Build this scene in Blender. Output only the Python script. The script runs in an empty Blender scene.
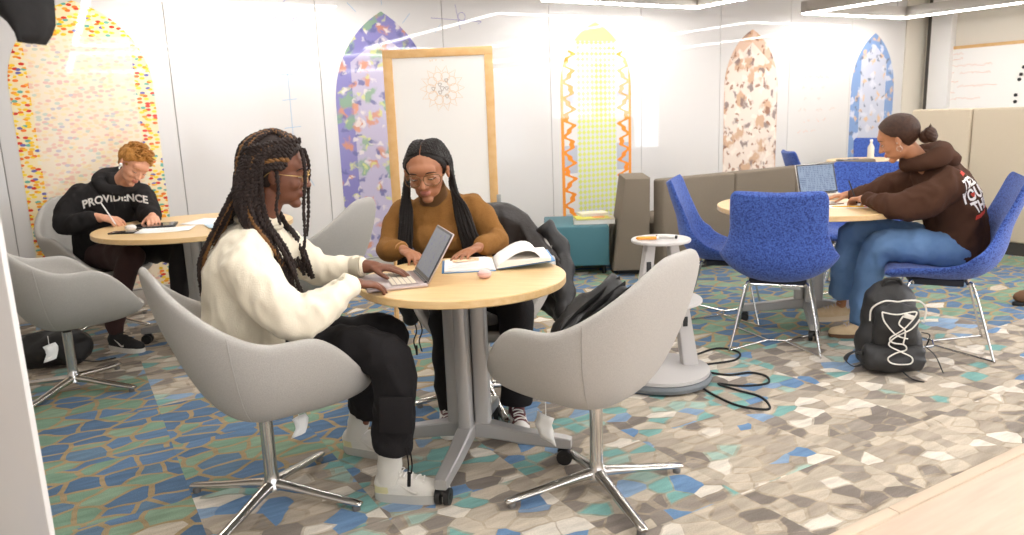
import bpy, bmesh, math, random
from mathutils import Vector, Matrix, Euler, noise
from mathutils.bvhtree import BVHTree
PI = math.pi
random.seed(7)
COL = bpy.context.scene.collection
YAW = 0.5278                      # the view looks this far to the side of the back wall's normal
CA, SA = math.cos(YAW), math.sin(YAW)

def cw(x, y, z=0.0):
    """surveyed station coordinates (x right, y ahead) -> room axes (u along back wall, v towards it)"""
    return Vector((x*CA + y*SA, -x*SA + y*CA, z))

# ---------------------------------------------------------------- tagging
def tag(o, label=None, cat=None, group=None, kind=None):
    if label: o['label'] = label
    if cat: o['category'] = cat
    if group: o['group'] = group
    if kind: o['kind'] = kind
    return o

def thing(name, label, cat, loc=(0, 0, 0), rot=0.0, group=None, room=False):
    """Empty at a thing's base; loc/rot in survey axes unless room=True"""
    o = bpy.data.objects.new(name, None)
    COL.objects.link(o)
    o.empty_display_size = 0.1
    if room:
        o.location = loc; o.rotation_euler = (0, 0, rot)
    else:
        o.location = cw(*loc); o.rotation_euler = (0, 0, rot - YAW)
    return tag(o, label, cat, group)

def copy_tree(o, parent=None):
    c = o.copy(); COL.objects.link(c); c.parent = parent
    for ch in [k for k in o.children]:
        copy_tree(ch, c)
    return c

def put(o, loc, rot=None):
    o.location = cw(*loc)
    if rot is not None: o.rotation_euler = (0, 0, rot - YAW)

# ---------------------------------------------------------------- mesh building
class MB:
    def __init__(s):
        s.bm = bmesh.new(); s.mi = 0
    def add(s, verts, faces, mi=None):
        mi = s.mi if mi is None else mi
        vs = [s.bm.verts.new(v) for v in verts]
        for f in faces:
            try:
                nf = s.bm.faces.new([vs[i] for i in f]); nf.material_index = mi
            except ValueError:
                pass
        return vs
    def merge(s, other, M=None, mi=None):
        idx = {}
        for v in other.verts:
            idx[v] = s.bm.verts.new(M @ v.co if M else v.co)
        for f in other.faces:
            try:
                nf = s.bm.faces.new([idx[v] for v in f.verts]); nf.material_index = s.mi if mi is None else mi
            except ValueError:
                pass
    def box(s, c, size, rot=None, bevel=0.0, seg=2, mi=None):
        b = bmesh.new(); bmesh.ops.create_cube(b, size=1.0)
        for v in b.verts: v.co = Vector((v.co.x*size[0], v.co.y*size[1], v.co.z*size[2]))
        if bevel > 0:
            bmesh.ops.bevel(b, geom=b.edges[:], offset=bevel, segments=seg, affect='EDGES', profile=0.5)
        M = Matrix.Translation(c)
        if rot is not None: M = M @ (rot.to_matrix().to_4x4() if isinstance(rot, Euler) else rot.to_4x4())
        s.merge(b, M, mi); b.free(); return s
    def slab(s, poly, z0, z1, bevel=0.0, mi=None, M=None):
        """vertical prism of a plan polygon"""
        b = bmesh.new(); n = len(poly)
        lo = [b.verts.new((p[0], p[1], z0)) for p in poly]; hi = [b.verts.new((p[0], p[1], z1)) for p in poly]
        b.faces.new(hi); b.faces.new(lo[::-1])
        for i in range(n): b.faces.new((lo[i], lo[(i+1) % n], hi[(i+1) % n], hi[i]))
        if bevel > 0:
            es = [e for e in b.edges if abs(e.verts[0].co.z - e.verts[1].co.z) < 1e-6]
            bmesh.ops.bevel(b, geom=es, offset=bevel, segments=2, affect='EDGES', profile=0.5)
        s.merge(b, M, mi); b.free(); return s
    def tube(s, pts, r, n=10, closed=False, up=None, ry=None, caps=True, mi=None):
        """sweep; r a number or list, ry optional second half-axis (list) measured along 'up' side vector"""
        P = [Vector(p) for p in pts]; N = len(P)
        R = [r]*N if isinstance(r, (int, float)) else list(r)
        RY = R if ry is None else ([ry]*N if isinstance(ry, (int, float)) else list(ry))
        T = []
        for i in range(N):
            if closed: t = P[(i+1) % N] - P[i-1]
            else: t = P[min(i+1, N-1)] - P[max(i-1, 0)]
            T.append(t.normalized() if t.length > 1e-9 else Vector((0, 0, 1)))
        if up is not None:
            side = Vector(up)
        else:
            side = Vector((0, 0, 1)) if abs(T[0].z) < 0.9 else Vector((1, 0, 0))
        nrm = (side - T[0]*side.dot(T[0])).normalized()
        rings = []
        for i in range(N):
            if up is not None: base = Vector(up)
            else: base = nrm
            a = base - T[i]*base.dot(T[i])
            nrm = a.normalized() if a.length > 1e-6 else nrm
            bt = T[i].cross(nrm)
            rings.append([P[i] + nrm*(RY[i]*math.sin(2*PI*k/n)) + bt*(R[i]*math.cos(2*PI*k/n)) for k in range(n)])
        verts = [v for ring in rings for v in ring]; faces = []
        M = N if closed else N-1
        for i in range(M):
            j = (i+1) % N
            for k in range(n):
                faces.append((i*n+k, i*n+(k+1) % n, j*n+(k+1) % n, j*n+k))
        if caps and not closed:
            faces.append(tuple(range(n))[::-1]); faces.append(tuple((N-1)*n+k for k in range(n)))
        s.add(verts, faces, mi); return s
    def lathe(s, prof, n=32, c=(0, 0, 0), mi=None):
        verts = []; faces = []; c = Vector(c)
        for (r, z) in prof:
            for k in range(n):
                a = 2*PI*k/n; verts.append(c + Vector((r*math.cos(a), r*math.sin(a), z)))
        for i in range(len(prof)-1):
            for k in range(n):
                faces.append((i*n+k, i*n+(k+1) % n, (i+1)*n+(k+1) % n, (i+1)*n+k))
        if prof[0][0] > 1e-5: faces.append(tuple(range(n))[::-1])
        if prof[-1][0] > 1e-5: faces.append(tuple((len(prof)-1)*n+k for k in range(n)))
        s.add(verts, faces, mi); bmesh.ops.remove_doubles(s.bm, verts=s.bm.verts[:], dist=1e-6) if (prof[0][0] <= 1e-5 or prof[-1][0] <= 1e-5) else None
        return s
    def ell(s, c, r, rot=None, u=16, v=10, mi=None):
        b = bmesh.new(); bmesh.ops.create_uvsphere(b, u_segments=u, v_segments=v, radius=1.0)
        M = Matrix.Translation(c)
        if rot is not None: M = M @ (rot.to_matrix().to_4x4() if isinstance(rot, Euler) else rot.to_4x4())
        r = (r, r, r) if isinstance(r, (int, float)) else r
        M = M @ Matrix.Diagonal((r[0], r[1], r[2], 1))
        s.merge(b, M, mi); b.free(); return s
    def grid(s, rows, closed_u=False, mi=None, flip=False):
        nr = len(rows); nc = len(rows[0]); verts = [v for row in rows for v in row]; faces = []
        for i in range(nr-1):
            for k in range(nc if closed_u else nc-1):
                k2 = (k+1) % nc
                f = (i*nc+k, i*nc+k2, (i+1)*nc+k2, (i+1)*nc+k)
                faces.append(f[::-1] if flip else f)
        s.add(verts, faces, mi); return s
    def mesh(s, name):
        bmesh.ops.recalc_face_normals(s.bm, faces=s.bm.faces[:])
        me = bpy.data.meshes.new(name); s.bm.to_mesh(me); s.bm.free(); return me

def link(name, me, mat, parent=None, smooth=True, angle=40, label=None, matrix=None):
    o = bpy.data.objects.new(name, me); COL.objects.link(o)
    for m in (mat if isinstance(mat, (list, tuple)) else [mat]): me.materials.append(m)
    if smooth:
        me.polygons.foreach_set('use_smooth', [True]*len(me.polygons))
        if angle and angle < 180: me.set_sharp_from_angle(angle=math.radians(angle))
    if parent: o.parent = parent
    if label: o['label'] = label
    if matrix is not None: o.matrix_basis = matrix
    return o

def obj(name, mb, mat, parent=None, **k):
    return link(name, mb.mesh(name), mat, parent, **k)

def struct(name, mb, mat, **k):
    o = obj(name, mb, mat, **k); o['kind'] = 'structure'; return o

def solo(o, loc, rot=0.0, label=None, cat=None, group=None):
    """a thing that is a single mesh: place and tag"""
    put(o, loc, rot); return tag(o, label, cat, group)

def spline(pts, per=6, closed=False):
    """Catmull-Rom through points of any dimension"""
    P = [list(map(float, p)) for p in pts]; n = len(P); out = []
    D = len(P[0])
    rng = range(n) if closed else range(n-1)
    for i in rng:
        p0 = P[i-1] if (i > 0 or closed) else P[0]; p1 = P[i]; p2 = P[(i+1) % n]
        p3 = P[(i+2) % n] if (closed or i+2 < n) else P[-1]
        for k in range(per):
            t = k/per; t2 = t*t; t3 = t2*t
            out.append([0.5*((2*p1[d]) + (-p0[d]+p2[d])*t + (2*p0[d]-5*p1[d]+4*p2[d]-p3[d])*t2 + (-p0[d]+3*p1[d]-3*p2[d]+p3[d])*t3) for d in range(D)])
    if not closed: out.append(P[-1])
    return out

def mod_subsurf(o, lv=1):
    m = o.modifiers.new('sub', 'SUBSURF'); m.levels = lv; m.render_levels = lv; return o
def mod_solid(o, t, off=-1.0):
    m = o.modifiers.new('sol', 'SOLIDIFY'); m.thickness = t; m.offset = off; return o

def bake(me_or_mb, mods, name):
    """evaluate modifiers on a temporary object and return the resulting mesh"""
    me = me_or_mb.mesh(name) if isinstance(me_or_mb, MB) else me_or_mb
    o = bpy.data.objects.new('temp', me); COL.objects.link(o)
    for kind, kw in mods:
        m = o.modifiers.new('m', kind)
        for a, b in kw.items(): setattr(m, a, b)
    dg = bpy.context.evaluated_depsgraph_get(); dg.update()
    ev = o.evaluated_get(dg)
    out = bpy.data.meshes.new_from_object(ev, depsgraph=dg)
    bpy.data.objects.remove(o, do_unlink=True)
    out.name = name
    return out

def soft(name, mb, mat, parent, voxel=0.012, smooth=4, factor=0.5, folds=None, pick=None, label=None, post=None):
    """fuse overlapping closed shapes into ONE continuous skin"""
    me = bake(mb, [('REMESH', dict(mode='VOXEL', voxel_size=voxel, adaptivity=0.0)),
                   ('SMOOTH', dict(factor=factor, iterations=smooth))], name)
    if folds or post:
        no = [v.normal.copy() for v in me.vertices]
        for v, nn in zip(me.vertices, no):
            c = v.co.copy()
            if folds:
                d = 0
                for amp, sc in folds:
                    p = Vector((c.x*sc[0], c.y*sc[1], c.z*sc[2]))
                    w = noise.noise(p + Vector((7.3, 1.1, 3.7)))
                    d += amp*(1-2*abs(w)*1.6) if amp > 0 else amp*w
                v.co = c + nn*d
            if post: v.co = post(v.co, nn)
    o = link(name, me, mat, parent, angle=180, label=label)
    if pick:
        for p in me.polygons:
            p.material_index = pick(p.center)
    return o

# ---------------------------------------------------------------- materials
MATS = {}
def nodes_of(m):
    m.use_nodes = True; nt = m.node_tree; return nt, nt.nodes['Principled BSDF']
def srgb(h):
    if isinstance(h, str):
        h = h.lstrip('#'); c = [int(h[i:i+2], 16)/255 for i in (0, 2, 4)]
    else: c = list(h)
    return tuple(((x/12.92) if x <= 0.04045 else ((x+0.055)/1.055)**2.4) for x in c) + (1.0,)
def mat(name, color, rough=0.5, metal=0.0, spec=0.5, bump=None, speck=None, coat=0.0, trans=0.0, sheen=0.0, emis=None, alpha=None, wave=None):
    """bump=(scale, strength), speck=(scale, colour2, amount)"""
    if name in MATS: return MATS[name]
    m = bpy.data.materials.new(name); nt, b = nodes_of(m); N = nt.nodes.new; L = nt.links.new
    c = srgb(color)
    b.inputs['Base Color'].default_value = c; b.inputs['Roughness'].default_value = rough
    b.inputs['Metallic'].default_value = metal; b.inputs['Specular IOR Level'].default_value = spec
    b.inputs['Coat Weight'].default_value = coat
    b.inputs['Transmission Weight'].default_value = trans
    if sheen: b.inputs['Sheen Weight'].default_value = sheen
    tc = N('ShaderNodeTexCoord')
    if emis: b.inputs['Emission Color'].default_value = srgb(emis[0]); b.inputs['Emission Strength'].default_value = emis[1]
    if speck:
        n = N('ShaderNodeTexNoise'); n.inputs['Scale'].default_value = speck[0]; n.inputs['Detail'].default_value = 3
        L(tc.outputs['Object'], n.inputs['Vector'])
        r = N('ShaderNodeValToRGB'); r.color_ramp.elements[0].position = 0.5-speck[3] if len(speck) > 3 else 0.35
        r.color_ramp.elements[1].position = 0.5+speck[3] if len(speck) > 3 else 0.65
        L(n.outputs['Fac'], r.inputs['Fac'])
        mx = N('ShaderNodeMix'); mx.data_type = 'RGBA'; mx.inputs['A'].default_value = c; mx.inputs['B'].default_value = srgb(speck[1])
        mm = N('ShaderNodeMath'); mm.operation = 'MULTIPLY'; mm.inputs[1].default_value = speck[2]
        L(r.outputs['Color'], mm.inputs[0]); L(mm.outputs[0], mx.inputs['Factor']); L(mx.outputs['Result'], b.inputs['Base Color'])
    if bump:
        n = N('ShaderNodeTexNoise'); n.inputs['Scale'].default_value = bump[0]; n.inputs['Detail'].default_value = 4
        L(tc.outputs['Object'], n.inputs['Vector'])
        bp = N('ShaderNodeBump'); bp.inputs['Strength'].default_value = bump[1]; bp.inputs['Distance'].default_value = 0.01
        L(n.outputs['Fac'], bp.inputs['Height']); L(bp.outputs['Normal'], b.inputs['Normal'])
    if wave:
        n = N('ShaderNodeTexWave'); n.inputs['Scale'].default_value = wave[0]; n.inputs['Distortion'].default_value = wave[2] if len(wave) > 2 else 0
        n.bands_direction = wave[3] if len(wave) > 3 else 'X'
        L(tc.outputs['Object'], n.inputs['Vector'])
        bp = N('ShaderNodeBump'); bp.inputs['Strength'].default_value = wave[1]; bp.inputs['Distance'].default_value = 0.004
        L(n.outputs['Fac'], bp.inputs['Height']); L(bp.outputs['Normal'], b.inputs['Normal'])
    MATS[name] = m; return m

class NG:
    """tiny node-graph helper"""
    def __init__(s, m):
        s.nt, s.b = nodes_of(m)
    def n(s, t, **k):
        x = s.nt.nodes.new(t)
        for a, v in k.items(): setattr(x, a, v)
        return x
    def l(s, a, b): s.nt.links.new(a, b)
    def math(s, op, a, b=None, c=None, clamp=False):
        x = s.nt.nodes.new('ShaderNodeMath'); x.operation = op; x.use_clamp = clamp
        for i, v in enumerate((a, b, c)):
            if v is None: continue
            if isinstance(v, (int, float)): x.inputs[i].default_value = v
            else: s.l(v, x.inputs[i])
        return x.outputs[0]
    def mix(s, f, a, b):
        x = s.nt.nodes.new('ShaderNodeMix'); x.data_type = 'RGBA'
        for sock, v in ((x.inputs['Factor'], f), (x.inputs['A'], a), (x.inputs['B'], b)):
            if isinstance(v, (int, float)): sock.default_value = v
            elif isinstance(v, (tuple, list)): sock.default_value = v
            elif isinstance(v, str): sock.default_value = srgb(v)
            else: s.l(v, sock)
        return x.outputs['Result']
    def ramp(s, f, stops, interp='LINEAR'):
        x = s.nt.nodes.new('ShaderNodeValToRGB'); cr = x.color_ramp; cr.interpolation = interp
        while len(cr.elements) < len(stops): cr.elements.new(0.5)
        for e, (p, c) in zip(cr.elements, stops): e.position = p; e.color = srgb(c) if isinstance(c, str) else c
        s.l(f, x.inputs['Fac']); return x.outputs['Color']
    def vec(s, op, a, b=None):
        x = s.nt.nodes.new('ShaderNodeVectorMath'); x.operation = op
        for i, v in enumerate((a, b)):
            if v is None: continue
            if isinstance(v, (tuple, list)): x.inputs[i].default_value = v
            else: s.l(v, x.inputs[i])
        return x.outputs[0]
# ================================================================ ROOM
WV = 6.30           # back wall plane
ZC = 2.80
U0, U1 = -2.6, 10.25
V0 = -3.4

# ---------- carpet
def carpet_material():
    m = bpy.data.materials.new('carpet_mosaic'); g = NG(m)
    at = g.n('ShaderNodeAttribute', attribute_name='blend'); sd = g.n('ShaderNodeAttribute', attribute_name='seed')
    tc = g.n('ShaderNodeTexCoord')
    P = g.vec('ADD', tc.outputs['Object'], sd.outputs['Vector'])
    nz = g.n('ShaderNodeTexNoise'); nz.inputs['Scale'].default_value = 5; g.l(P, nz.inputs['Vector'])
    off = g.vec('SCALE', nz.outputs['Color']); off.node.inputs['Scale'].default_value = 0.07
    P2 = g.vec('ADD', P, off)
    P2 = g.vec('MULTIPLY', P2, (0.86, 1.12, 1.0))
    v1 = g.n('ShaderNodeTexVoronoi', voronoi_dimensions='2D', feature='F1'); v1.inputs['Scale'].default_value = 8.6
    v2 = g.n('ShaderNodeTexVoronoi', voronoi_dimensions='2D', feature='DISTANCE_TO_EDGE'); v2.inputs['Scale'].default_value = 8.6
    # smaller chips where the field is mostly sand
    lot0 = g.math('GREATER_THAN', at.outputs['Fac'], 0.6)
    fine = g.n('ShaderNodeVectorMath', operation='SCALE'); g.l(P2, fine.inputs[0]); g.l(g.math('MULTIPLY_ADD', lot0, -0.38, 1.38), fine.inputs['Scale'])
    g.l(fine.outputs[0], v1.inputs['Vector']); g.l(fine.outputs[0], v2.inputs['Vector'])
    sep = g.n('ShaderNodeSeparateColor'); g.l(v1.outputs['Color'], sep.inputs['Color'])
    # fibre grain and streaky heather
    fn = g.n('ShaderNodeTexNoise'); fn.inputs['Scale'].default_value = 260; fn.inputs['Detail'].default_value = 2; g.l(P, fn.inputs['Vector'])
    st = g.n('ShaderNodeTexNoise'); st.inputs['Scale'].default_value = 6; st.inputs['Detail'].default_value = 6
    g.l(g.vec('MULTIPLY', P, (1.0, 5.0, 1.0)), st.inputs['Vector'])
    # colours
    cool = g.ramp(sep.outputs[1], [(0, '#5b7591'), (0.24, '#647f9d'), (0.46, '#7d9a84'), (0.74, '#88a088'), (0.90, '#678096')], 'CONSTANT')
    coolb = g.ramp(sep.outputs[1], [(0, '#6f8fb4'), (0.22, '#8aa3bf'), (0.42, '#7fada7'), (0.8, '#a4bcb0')], 'CONSTANT')
    warm = g.ramp(sep.outputs[2], [(0, '#b9ad9c'), (0.22, '#8f867d'), (0.36, '#c6baa8'), (0.54, '#857c74'), (0.66, '#ada192'), (0.82, '#ddd5c8'), (0.93, '#9c9287')], 'CONSTANT')
    isc = g.math('LESS_THAN', sep.outputs[0], at.outputs['Fac'])
    lot = g.math('GREATER_THAN', at.outputs['Fac'], 0.6)
    coolx = g.mix(lot, coolb, cool)
    body = g.mix(isc, warm, coolx)
    # ground between the shards: sandy, streaked
    ground = g.ramp(st.outputs['Fac'], [(0.30, '#857769'), (0.45, '#a3937e'), (0.60, '#b9aa94'), (0.75, '#978a7d')])
    gw = g.math('MULTIPLY_ADD', sep.outputs[2], 0.05, 0.035)        # gap width varies with the shard
    gapw = g.math('LESS_THAN', v2.outputs['Distance'], g.math('MULTIPLY', lot, 0.075))
    soft_ = g.math('GREATER_THAN', v2.outputs['Distance'], g.math('MULTIPLY_ADD', sep.outputs[1], 0.20, -0.04))
    shard = g.mix(lot, g.mix(soft_, g.mix(0.45, ground, body), body), g.mix(gapw, body, '#a5906f'))
    # heathered streaks across warm pieces
    hz = g.ramp(st.outputs['Fac'], [(0.35, (0.78, 0.78, 0.78, 1)), (0.65, (1.12, 1.12, 1.12, 1))])
    mul = g.n('ShaderNodeMix', data_type='RGBA', blend_type='MULTIPLY'); mul.inputs['Factor'].default_value = 0.75
    g.l(shard, mul.inputs['A']); g.l(hz, mul.inputs['B'])
    fr = g.ramp(fn.outputs['Fac'], [(0.3, (0.72, 0.72, 0.72, 1)), (0.7, (1.2, 1.2, 1.2, 1))])
    mul2 = g.n('ShaderNodeMix', data_type='RGBA', blend_type='MULTIPLY'); mul2.inputs['Factor'].default_value = 0.7
    g.l(mul.outputs['Result'], mul2.inputs['A']); g.l(fr, mul2.inputs['B'])
    g.l(mul2.outputs['Result'], g.b.inputs['Base Color'])
    g.b.inputs['Roughness'].default_value = 0.95; g.b.inputs['Specular IOR Level'].default_value = 0.15
    bp = g.n('ShaderNodeBump'); bp.inputs['Strength'].default_value = 0.5; bp.inputs['Distance'].default_value = 0.004
    g.l(fn.outputs['Fac'], bp.inputs['Height']); g.l(bp.outputs['Normal'], g.b.inputs['Normal'])
    return m

def make_floor():
    # carpet tiles 0.545 m, rows at v = 1.72 + k*0.545, columns at u = 0.255 + k*0.545
    T = 0.545
    us = [0.255 + k*T for k in range(-6, 19)]; us[0] = U0; us = [u for u in us if u < U1] + [U1]
    vs = [1.375] + [1.72 + k*T for k in range(0, 9)]; vs = [v for v in vs if v < WV] + [WV]
    rnd = random.Random(11)
    verts = []; faces = []; bl = []; sd = []
    for i in range(len(us)-1):
        for j in range(len(vs)-1):
            u, v = (us[i]+us[i+1])/2, (vs[j]+vs[j+1])/2
            k = len(verts)
            verts += [(us[i], vs[j], 0), (us[i+1], vs[j], 0), (us[i+1], vs[j+1], 0), (us[i], vs[j+1], 0)]
            faces.append((k, k+1, k+2, k+3))
            b = 0.12
            # blue-green field at the left foreground, another behind the far tables
            if u < 1.35 and v < 4.45 and v > 2.8: b = 0.98
            if u < 0.25 and v < 2.9: b = 0.9
            if 0.25 < u < 0.8 and 2.2 < v < 2.9: b = 0.45
            if 0.25 < u < 0.9 and 3.85 < v < 4.45: b = 0.28
            if v > 4.45 and u < 2: b = 0.18
            if v > 3.3 and 1.3 < u < 3.2: b = 0.85
            if v > 2.8 and 1.3 < u < 2.2: b = 0.75 if v > 3.3 else 0.4
            if v > 2.9 and u > 3.1: b = 0.96
            if 2.27 < v < 2.9 and u > 4.4: b = 0.95
            if 2.27 < v < 2.85 and 0.8 < u < 4.4: b = 0.34
            if 1.72 < v < 2.27: b = 0.30 if u < 1.6 else (0.16 if u < 2.3 else 0.03)
            if 1.72 < v < 2.27 and u > 3.4: b = 0.14
            if v < 1.72: b = 0.30 if u < 0.6 else 0.0
            b = max(0.0, min(1.0, b + rnd.uniform(-0.03, 0.03))) if b > 0.05 else b
            bl.append(b); sd.append((rnd.uniform(0, 40), rnd.uniform(0, 40), 0))
    me = bpy.data.meshes.new('floor'); me.from_pydata(verts, [], faces)
    a = me.attributes.new('blend', 'FLOAT', 'FACE'); a.data.foreach_set('value', bl)
    a = me.attributes.new('seed', 'FLOAT_VECTOR', 'FACE'); a.data.foreach_set('vector', [c for s in sd for c in s])
    o = link('floor', me, carpet_material(), smooth=False); o['kind'] = 'structure'
    return o
make_floor()

def plank_material():
    m = bpy.data.materials.new('pale_floorboards'); g = NG(m)
    tc = g.n('ShaderNodeTexCoord')
    n = g.n('ShaderNodeTexNoise'); n.inputs['Scale'].default_value = 3; n.inputs['Detail'].default_value = 6
    g.l(g.vec('MULTIPLY', tc.outputs['Object'], (1.0, 9.0, 1.0)), n.inputs['Vector'])
    c = g.ramp(n.outputs['Fac'], [(0.3, '#c4ad98'), (0.7, '#cfbba6')])
    br = g.n('ShaderNodeTexBrick'); br.offset = 0.37
    br.inputs['Scale'].default_value = 1.0; br.inputs['Brick Width'].default_value = 1.4; br.inputs['Row Height'].default_value = 0.19
    br.inputs['Mortar Size'].default_value = 0.0012; br.inputs['Mortar'].default_value = srgb('#c9b39a')
    g.l(tc.outputs['Object'], br.inputs['Vector']); g.l(c, br.inputs['Color1']); g.l(c, br.inputs['Color2'])
    g.l(br.outputs['Color'], g.b.inputs['Base Color']); g.b.inputs['Roughness'].default_value = 0.42
    return m
fl = MB(); fl.box(((U0+U1)/2, (V0+1.335)/2, -0.05), (U1-U0, 1.335-V0, 0.1))
struct('floor', fl, plank_material(), smooth=False)
st = MB()
for u0, u1 in ((U0, 2.203), (2.207, 6.1), (6.104, U1)):
    st.box(((u0+u1)/2, 1.355, 0.002), (u1-u0, 0.042, 0.012), bevel=0.003)
o = struct('trim_1', st, mat('threshold_strip', '#cdb9a2', 0.5)); 
sub = MB(); sub.box(((U0+U1)/2, (1.335+WV)/2, -0.06), (U1-U0, WV-1.335, 0.1))
struct('floor', sub, mat('slab_grey', '#777777', 0.9), smooth=False)

# ---------- back wall: white back-painted glass writing panels
def glass_wall_mat():
    m = bpy.data.materials.new('white_writing_glass'); g = NG(m)
    g.b.inputs['Base Color'].default_value = srgb('#d8d4d1'); g.b.inputs['Roughness'].default_value = 0.03
    g.b.inputs['IOR'].default_value = 1.45
    return m
GW = glass_wall_mat()
seams = [U0, -1.46, -0.33, 0.80, 1.93, 3.055, 4.18, 5.31, 6.44, 7.57, 8.70, 9.80]
wb = MB()
wb.box(((U0+U1)/2, WV+0.075, ZC/2), (U1-U0, 0.13, ZC), mi=1)
for a, b in zip(seams[:-1], seams[1:]):
    wb.box(((a+b)/2, WV+0.004, 1.44), (b-a-0.006, 0.012, 2.62), bevel=0.0015, mi=0)
wall_back = struct('wall_back', wb, [GW, mat('wall_paint_grey', '#a9a59f', 0.7)], smooth=False)
bb = MB(); bb.box(((U0+9.8)/2, WV-0.004, 0.06), (9.8-U0, 0.016, 0.12), bevel=0.003)
struct('baseboard_back', bb, mat('baseboard_grey', '#b9b2a8', 0.5))
paint = mat('wall_paint_cream', '#dcd3c4', 0.75, bump=(60, 0.05))
wp = MB(); wp.box(((9.8+U1)/2+0.01, WV+0.0, ZC/2), (U1-9.8+0.02, 0.03, ZC)); struct('wall_back_return', wp, paint, smooth=False)

# ---------- side walls
wr = MB(); wr.box((U1+0.08, (1.2+WV)/2, ZC/2), (0.16, WV-1.2+0.3, ZC)); struct('wall_right', wr, paint, smooth=False)
# white square column and dark reveal in front of the right wall near the corner
cl = MB(); cl.box((U1-0.06, 6.02, ZC/2), (0.12, 0.27, ZC), bevel=0.004); struct('trim_2', cl, mat('column_white', '#e6e2de', 0.5))
dk = MB(); dk.box((U1-0.03, 6.20, ZC/2), (0.05, 0.08, ZC)); struct('trim_3', dk, mat('dark_reveal', '#4a4540', 0.5), smooth=False)
wl = MB(); wl.box((U0-0.08, (V0+WV)/2, ZC/2), (0.16, WV-V0, ZC)); struct('wall_left', wl, mat('wall_paint_white', '#d5cdc3', 0.75), smooth=False)

# ---------- window walls behind the station and along the near right side
frame_m = mat('window_frame_white', '#cfcac2', 0.5)
def window_wall(name, a, b, holes, z0, z1, fixed, axis, n0):
    """wall with holes along axis; each hole gets a frame with mullions"""
    w = MB(); t = 0.2
    def bx(s, e, lo, hi, mb, th=t, off=0):
        if e-s < 1e-4: return
        if axis == 'u': mb.box(((s+e)/2, fixed+off, (lo+hi)/2), (e-s, th, hi-lo))
        else: mb.box((fixed+off, (s+e)/2, (lo+hi)/2), (th, e-s, hi-lo))
    x = a
    for s, e in holes:
        bx(x, s, 0, ZC, w); bx(s, e, 0, z0, w); bx(s, e, z1, ZC, w); x = e
    bx(x, b, 0, ZC, w)
    struct(name, w, mat('wall_paint_white', '#d5cdc3', 0.75), smooth=False)
    for i, (s, e) in enumerate(holes):
        f = MB()
        bx(s, s+0.05, z0, z1, f, 0.08); bx(e-0.05, e, z0, z1, f, 0.08); bx(s, e, z0, z0+0.05, f, 0.08); bx(s, e, z1-0.05, z1, f, 0.08)
        bx(s, e, 1.62, 1.66, f, 0.06)
        k = max(1, round((e-s)/1.1))
        for j in range(1, k): bx(s+(e-s)*j/k-0.02, s+(e-s)*j/k+0.02, z0, z1, f, 0.06)
        struct('window_%d' % (n0+i), f, frame_m, smooth=False)
holes_f = [(-2.2, -0.6), (-0.2, 5.35), (5.95, 9.95)]
window_wall('wall_front', U0, U1, holes_f, 0.06, 2.70, V0-0.1, 'u', 1)
holes_r = [(-3.1, -1.2), (-0.95, 0.95)]
window_wall('wall_right_windows', V0, 1.05, holes_r, 0.06, 2.70, U1+0.1, 'v', 7)

# ---------- ceiling, with exposed joists
cm = mat('ceiling_grey', '#9b948c', 0.8)
ce = MB(); ce.box(((U0+U1)/2, (V0+WV)/2, ZC+0.06), (U1-U0+0.3, WV-V0+0.3, 0.12)); struct('ceiling', ce, cm, smooth=False)

# ---------- rectangular ring luminaires
LAMP = 36.0
lamp_on = mat('lamp_diffuser', '#ffffff', 0.5, emis=('#fffdfa', LAMP))
lamp_body = mat('lamp_housing', '#bdb6ae', 0.45)
def ring_light(u0, u1, v0, v1, label):
    z = 2.285; w = 0.075; h = 0.125
    t = thing('ceiling_light', label, 'light', ((u0+u1)/2, (v0+v1)/2, z), 0, 'rectangular ring lights', room=True)
    cu, cv = (u0+u1)/2, (v0+v1)/2; hu, hv = (u1-u0)/2, (v1-v0)/2
    b = MB(); d = MB()
    for s in (-1, 1):
        b.box((0, s*(hv-w/2), h/2+0.012), (2*hu, w, h), bevel=0.004)
        b.box((s*(hu-w/2), 0, h/2+0.012), (w, 2*hv-2*w, h), bevel=0.004)
        d.box((0, s*(hv-w/2), 0.006), (2*hu-0.02, w-0.02, 0.012))
        d.box((s*(hu-w/2), 0, 0.006), (w-0.02, 2*hv-2*w+0.02, 0.012))
    obj('housing', b, lamp_body, t); obj('diffuser', d, lamp_on, t, smooth=False)
    for su in (-1, 1):
        for sv in (-1, 1):
            c = MB(); x, y = su*(hu-0.2), sv*(hv-0.04)
            c.tube([(x, y, h+0.01), (x, y, ZC-z)], 0.003, 6)
            obj('hanging_wire', c, mat('steel_wire', '#8a8a8a', 0.4, 1.0), t)
    return t
ring_light(0.30, 2.25, 2.15, 5.93, 'hanging rectangular ring light, seen only as its reflection over the multicolour arch')
ring_light(3.83, 5.70, 2.15, 5.90, 'hanging rectangular ring light above the orange and yellow arch, middle of the three')
ring_light(7.28, 9.17, 2.15, 5.93, 'hanging rectangular ring light at the top right, near the blue arch')

ring_light(0.30, 2.25, -2.6, 1.15, 'added unseen ring light behind the viewpoint for top fill, leftmost of the rear row')  # rear row is added out of view to light the foreground from above
ring_light(3.83, 5.70, -2.6, 1.15, 'added unseen ring light behind the viewpoint for top fill, middle of the rear row')
ring_light(7.28, 9.17, -2.6, 1.15, 'added unseen ring light behind the viewpoint for top fill, rightmost of the rear row')

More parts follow.
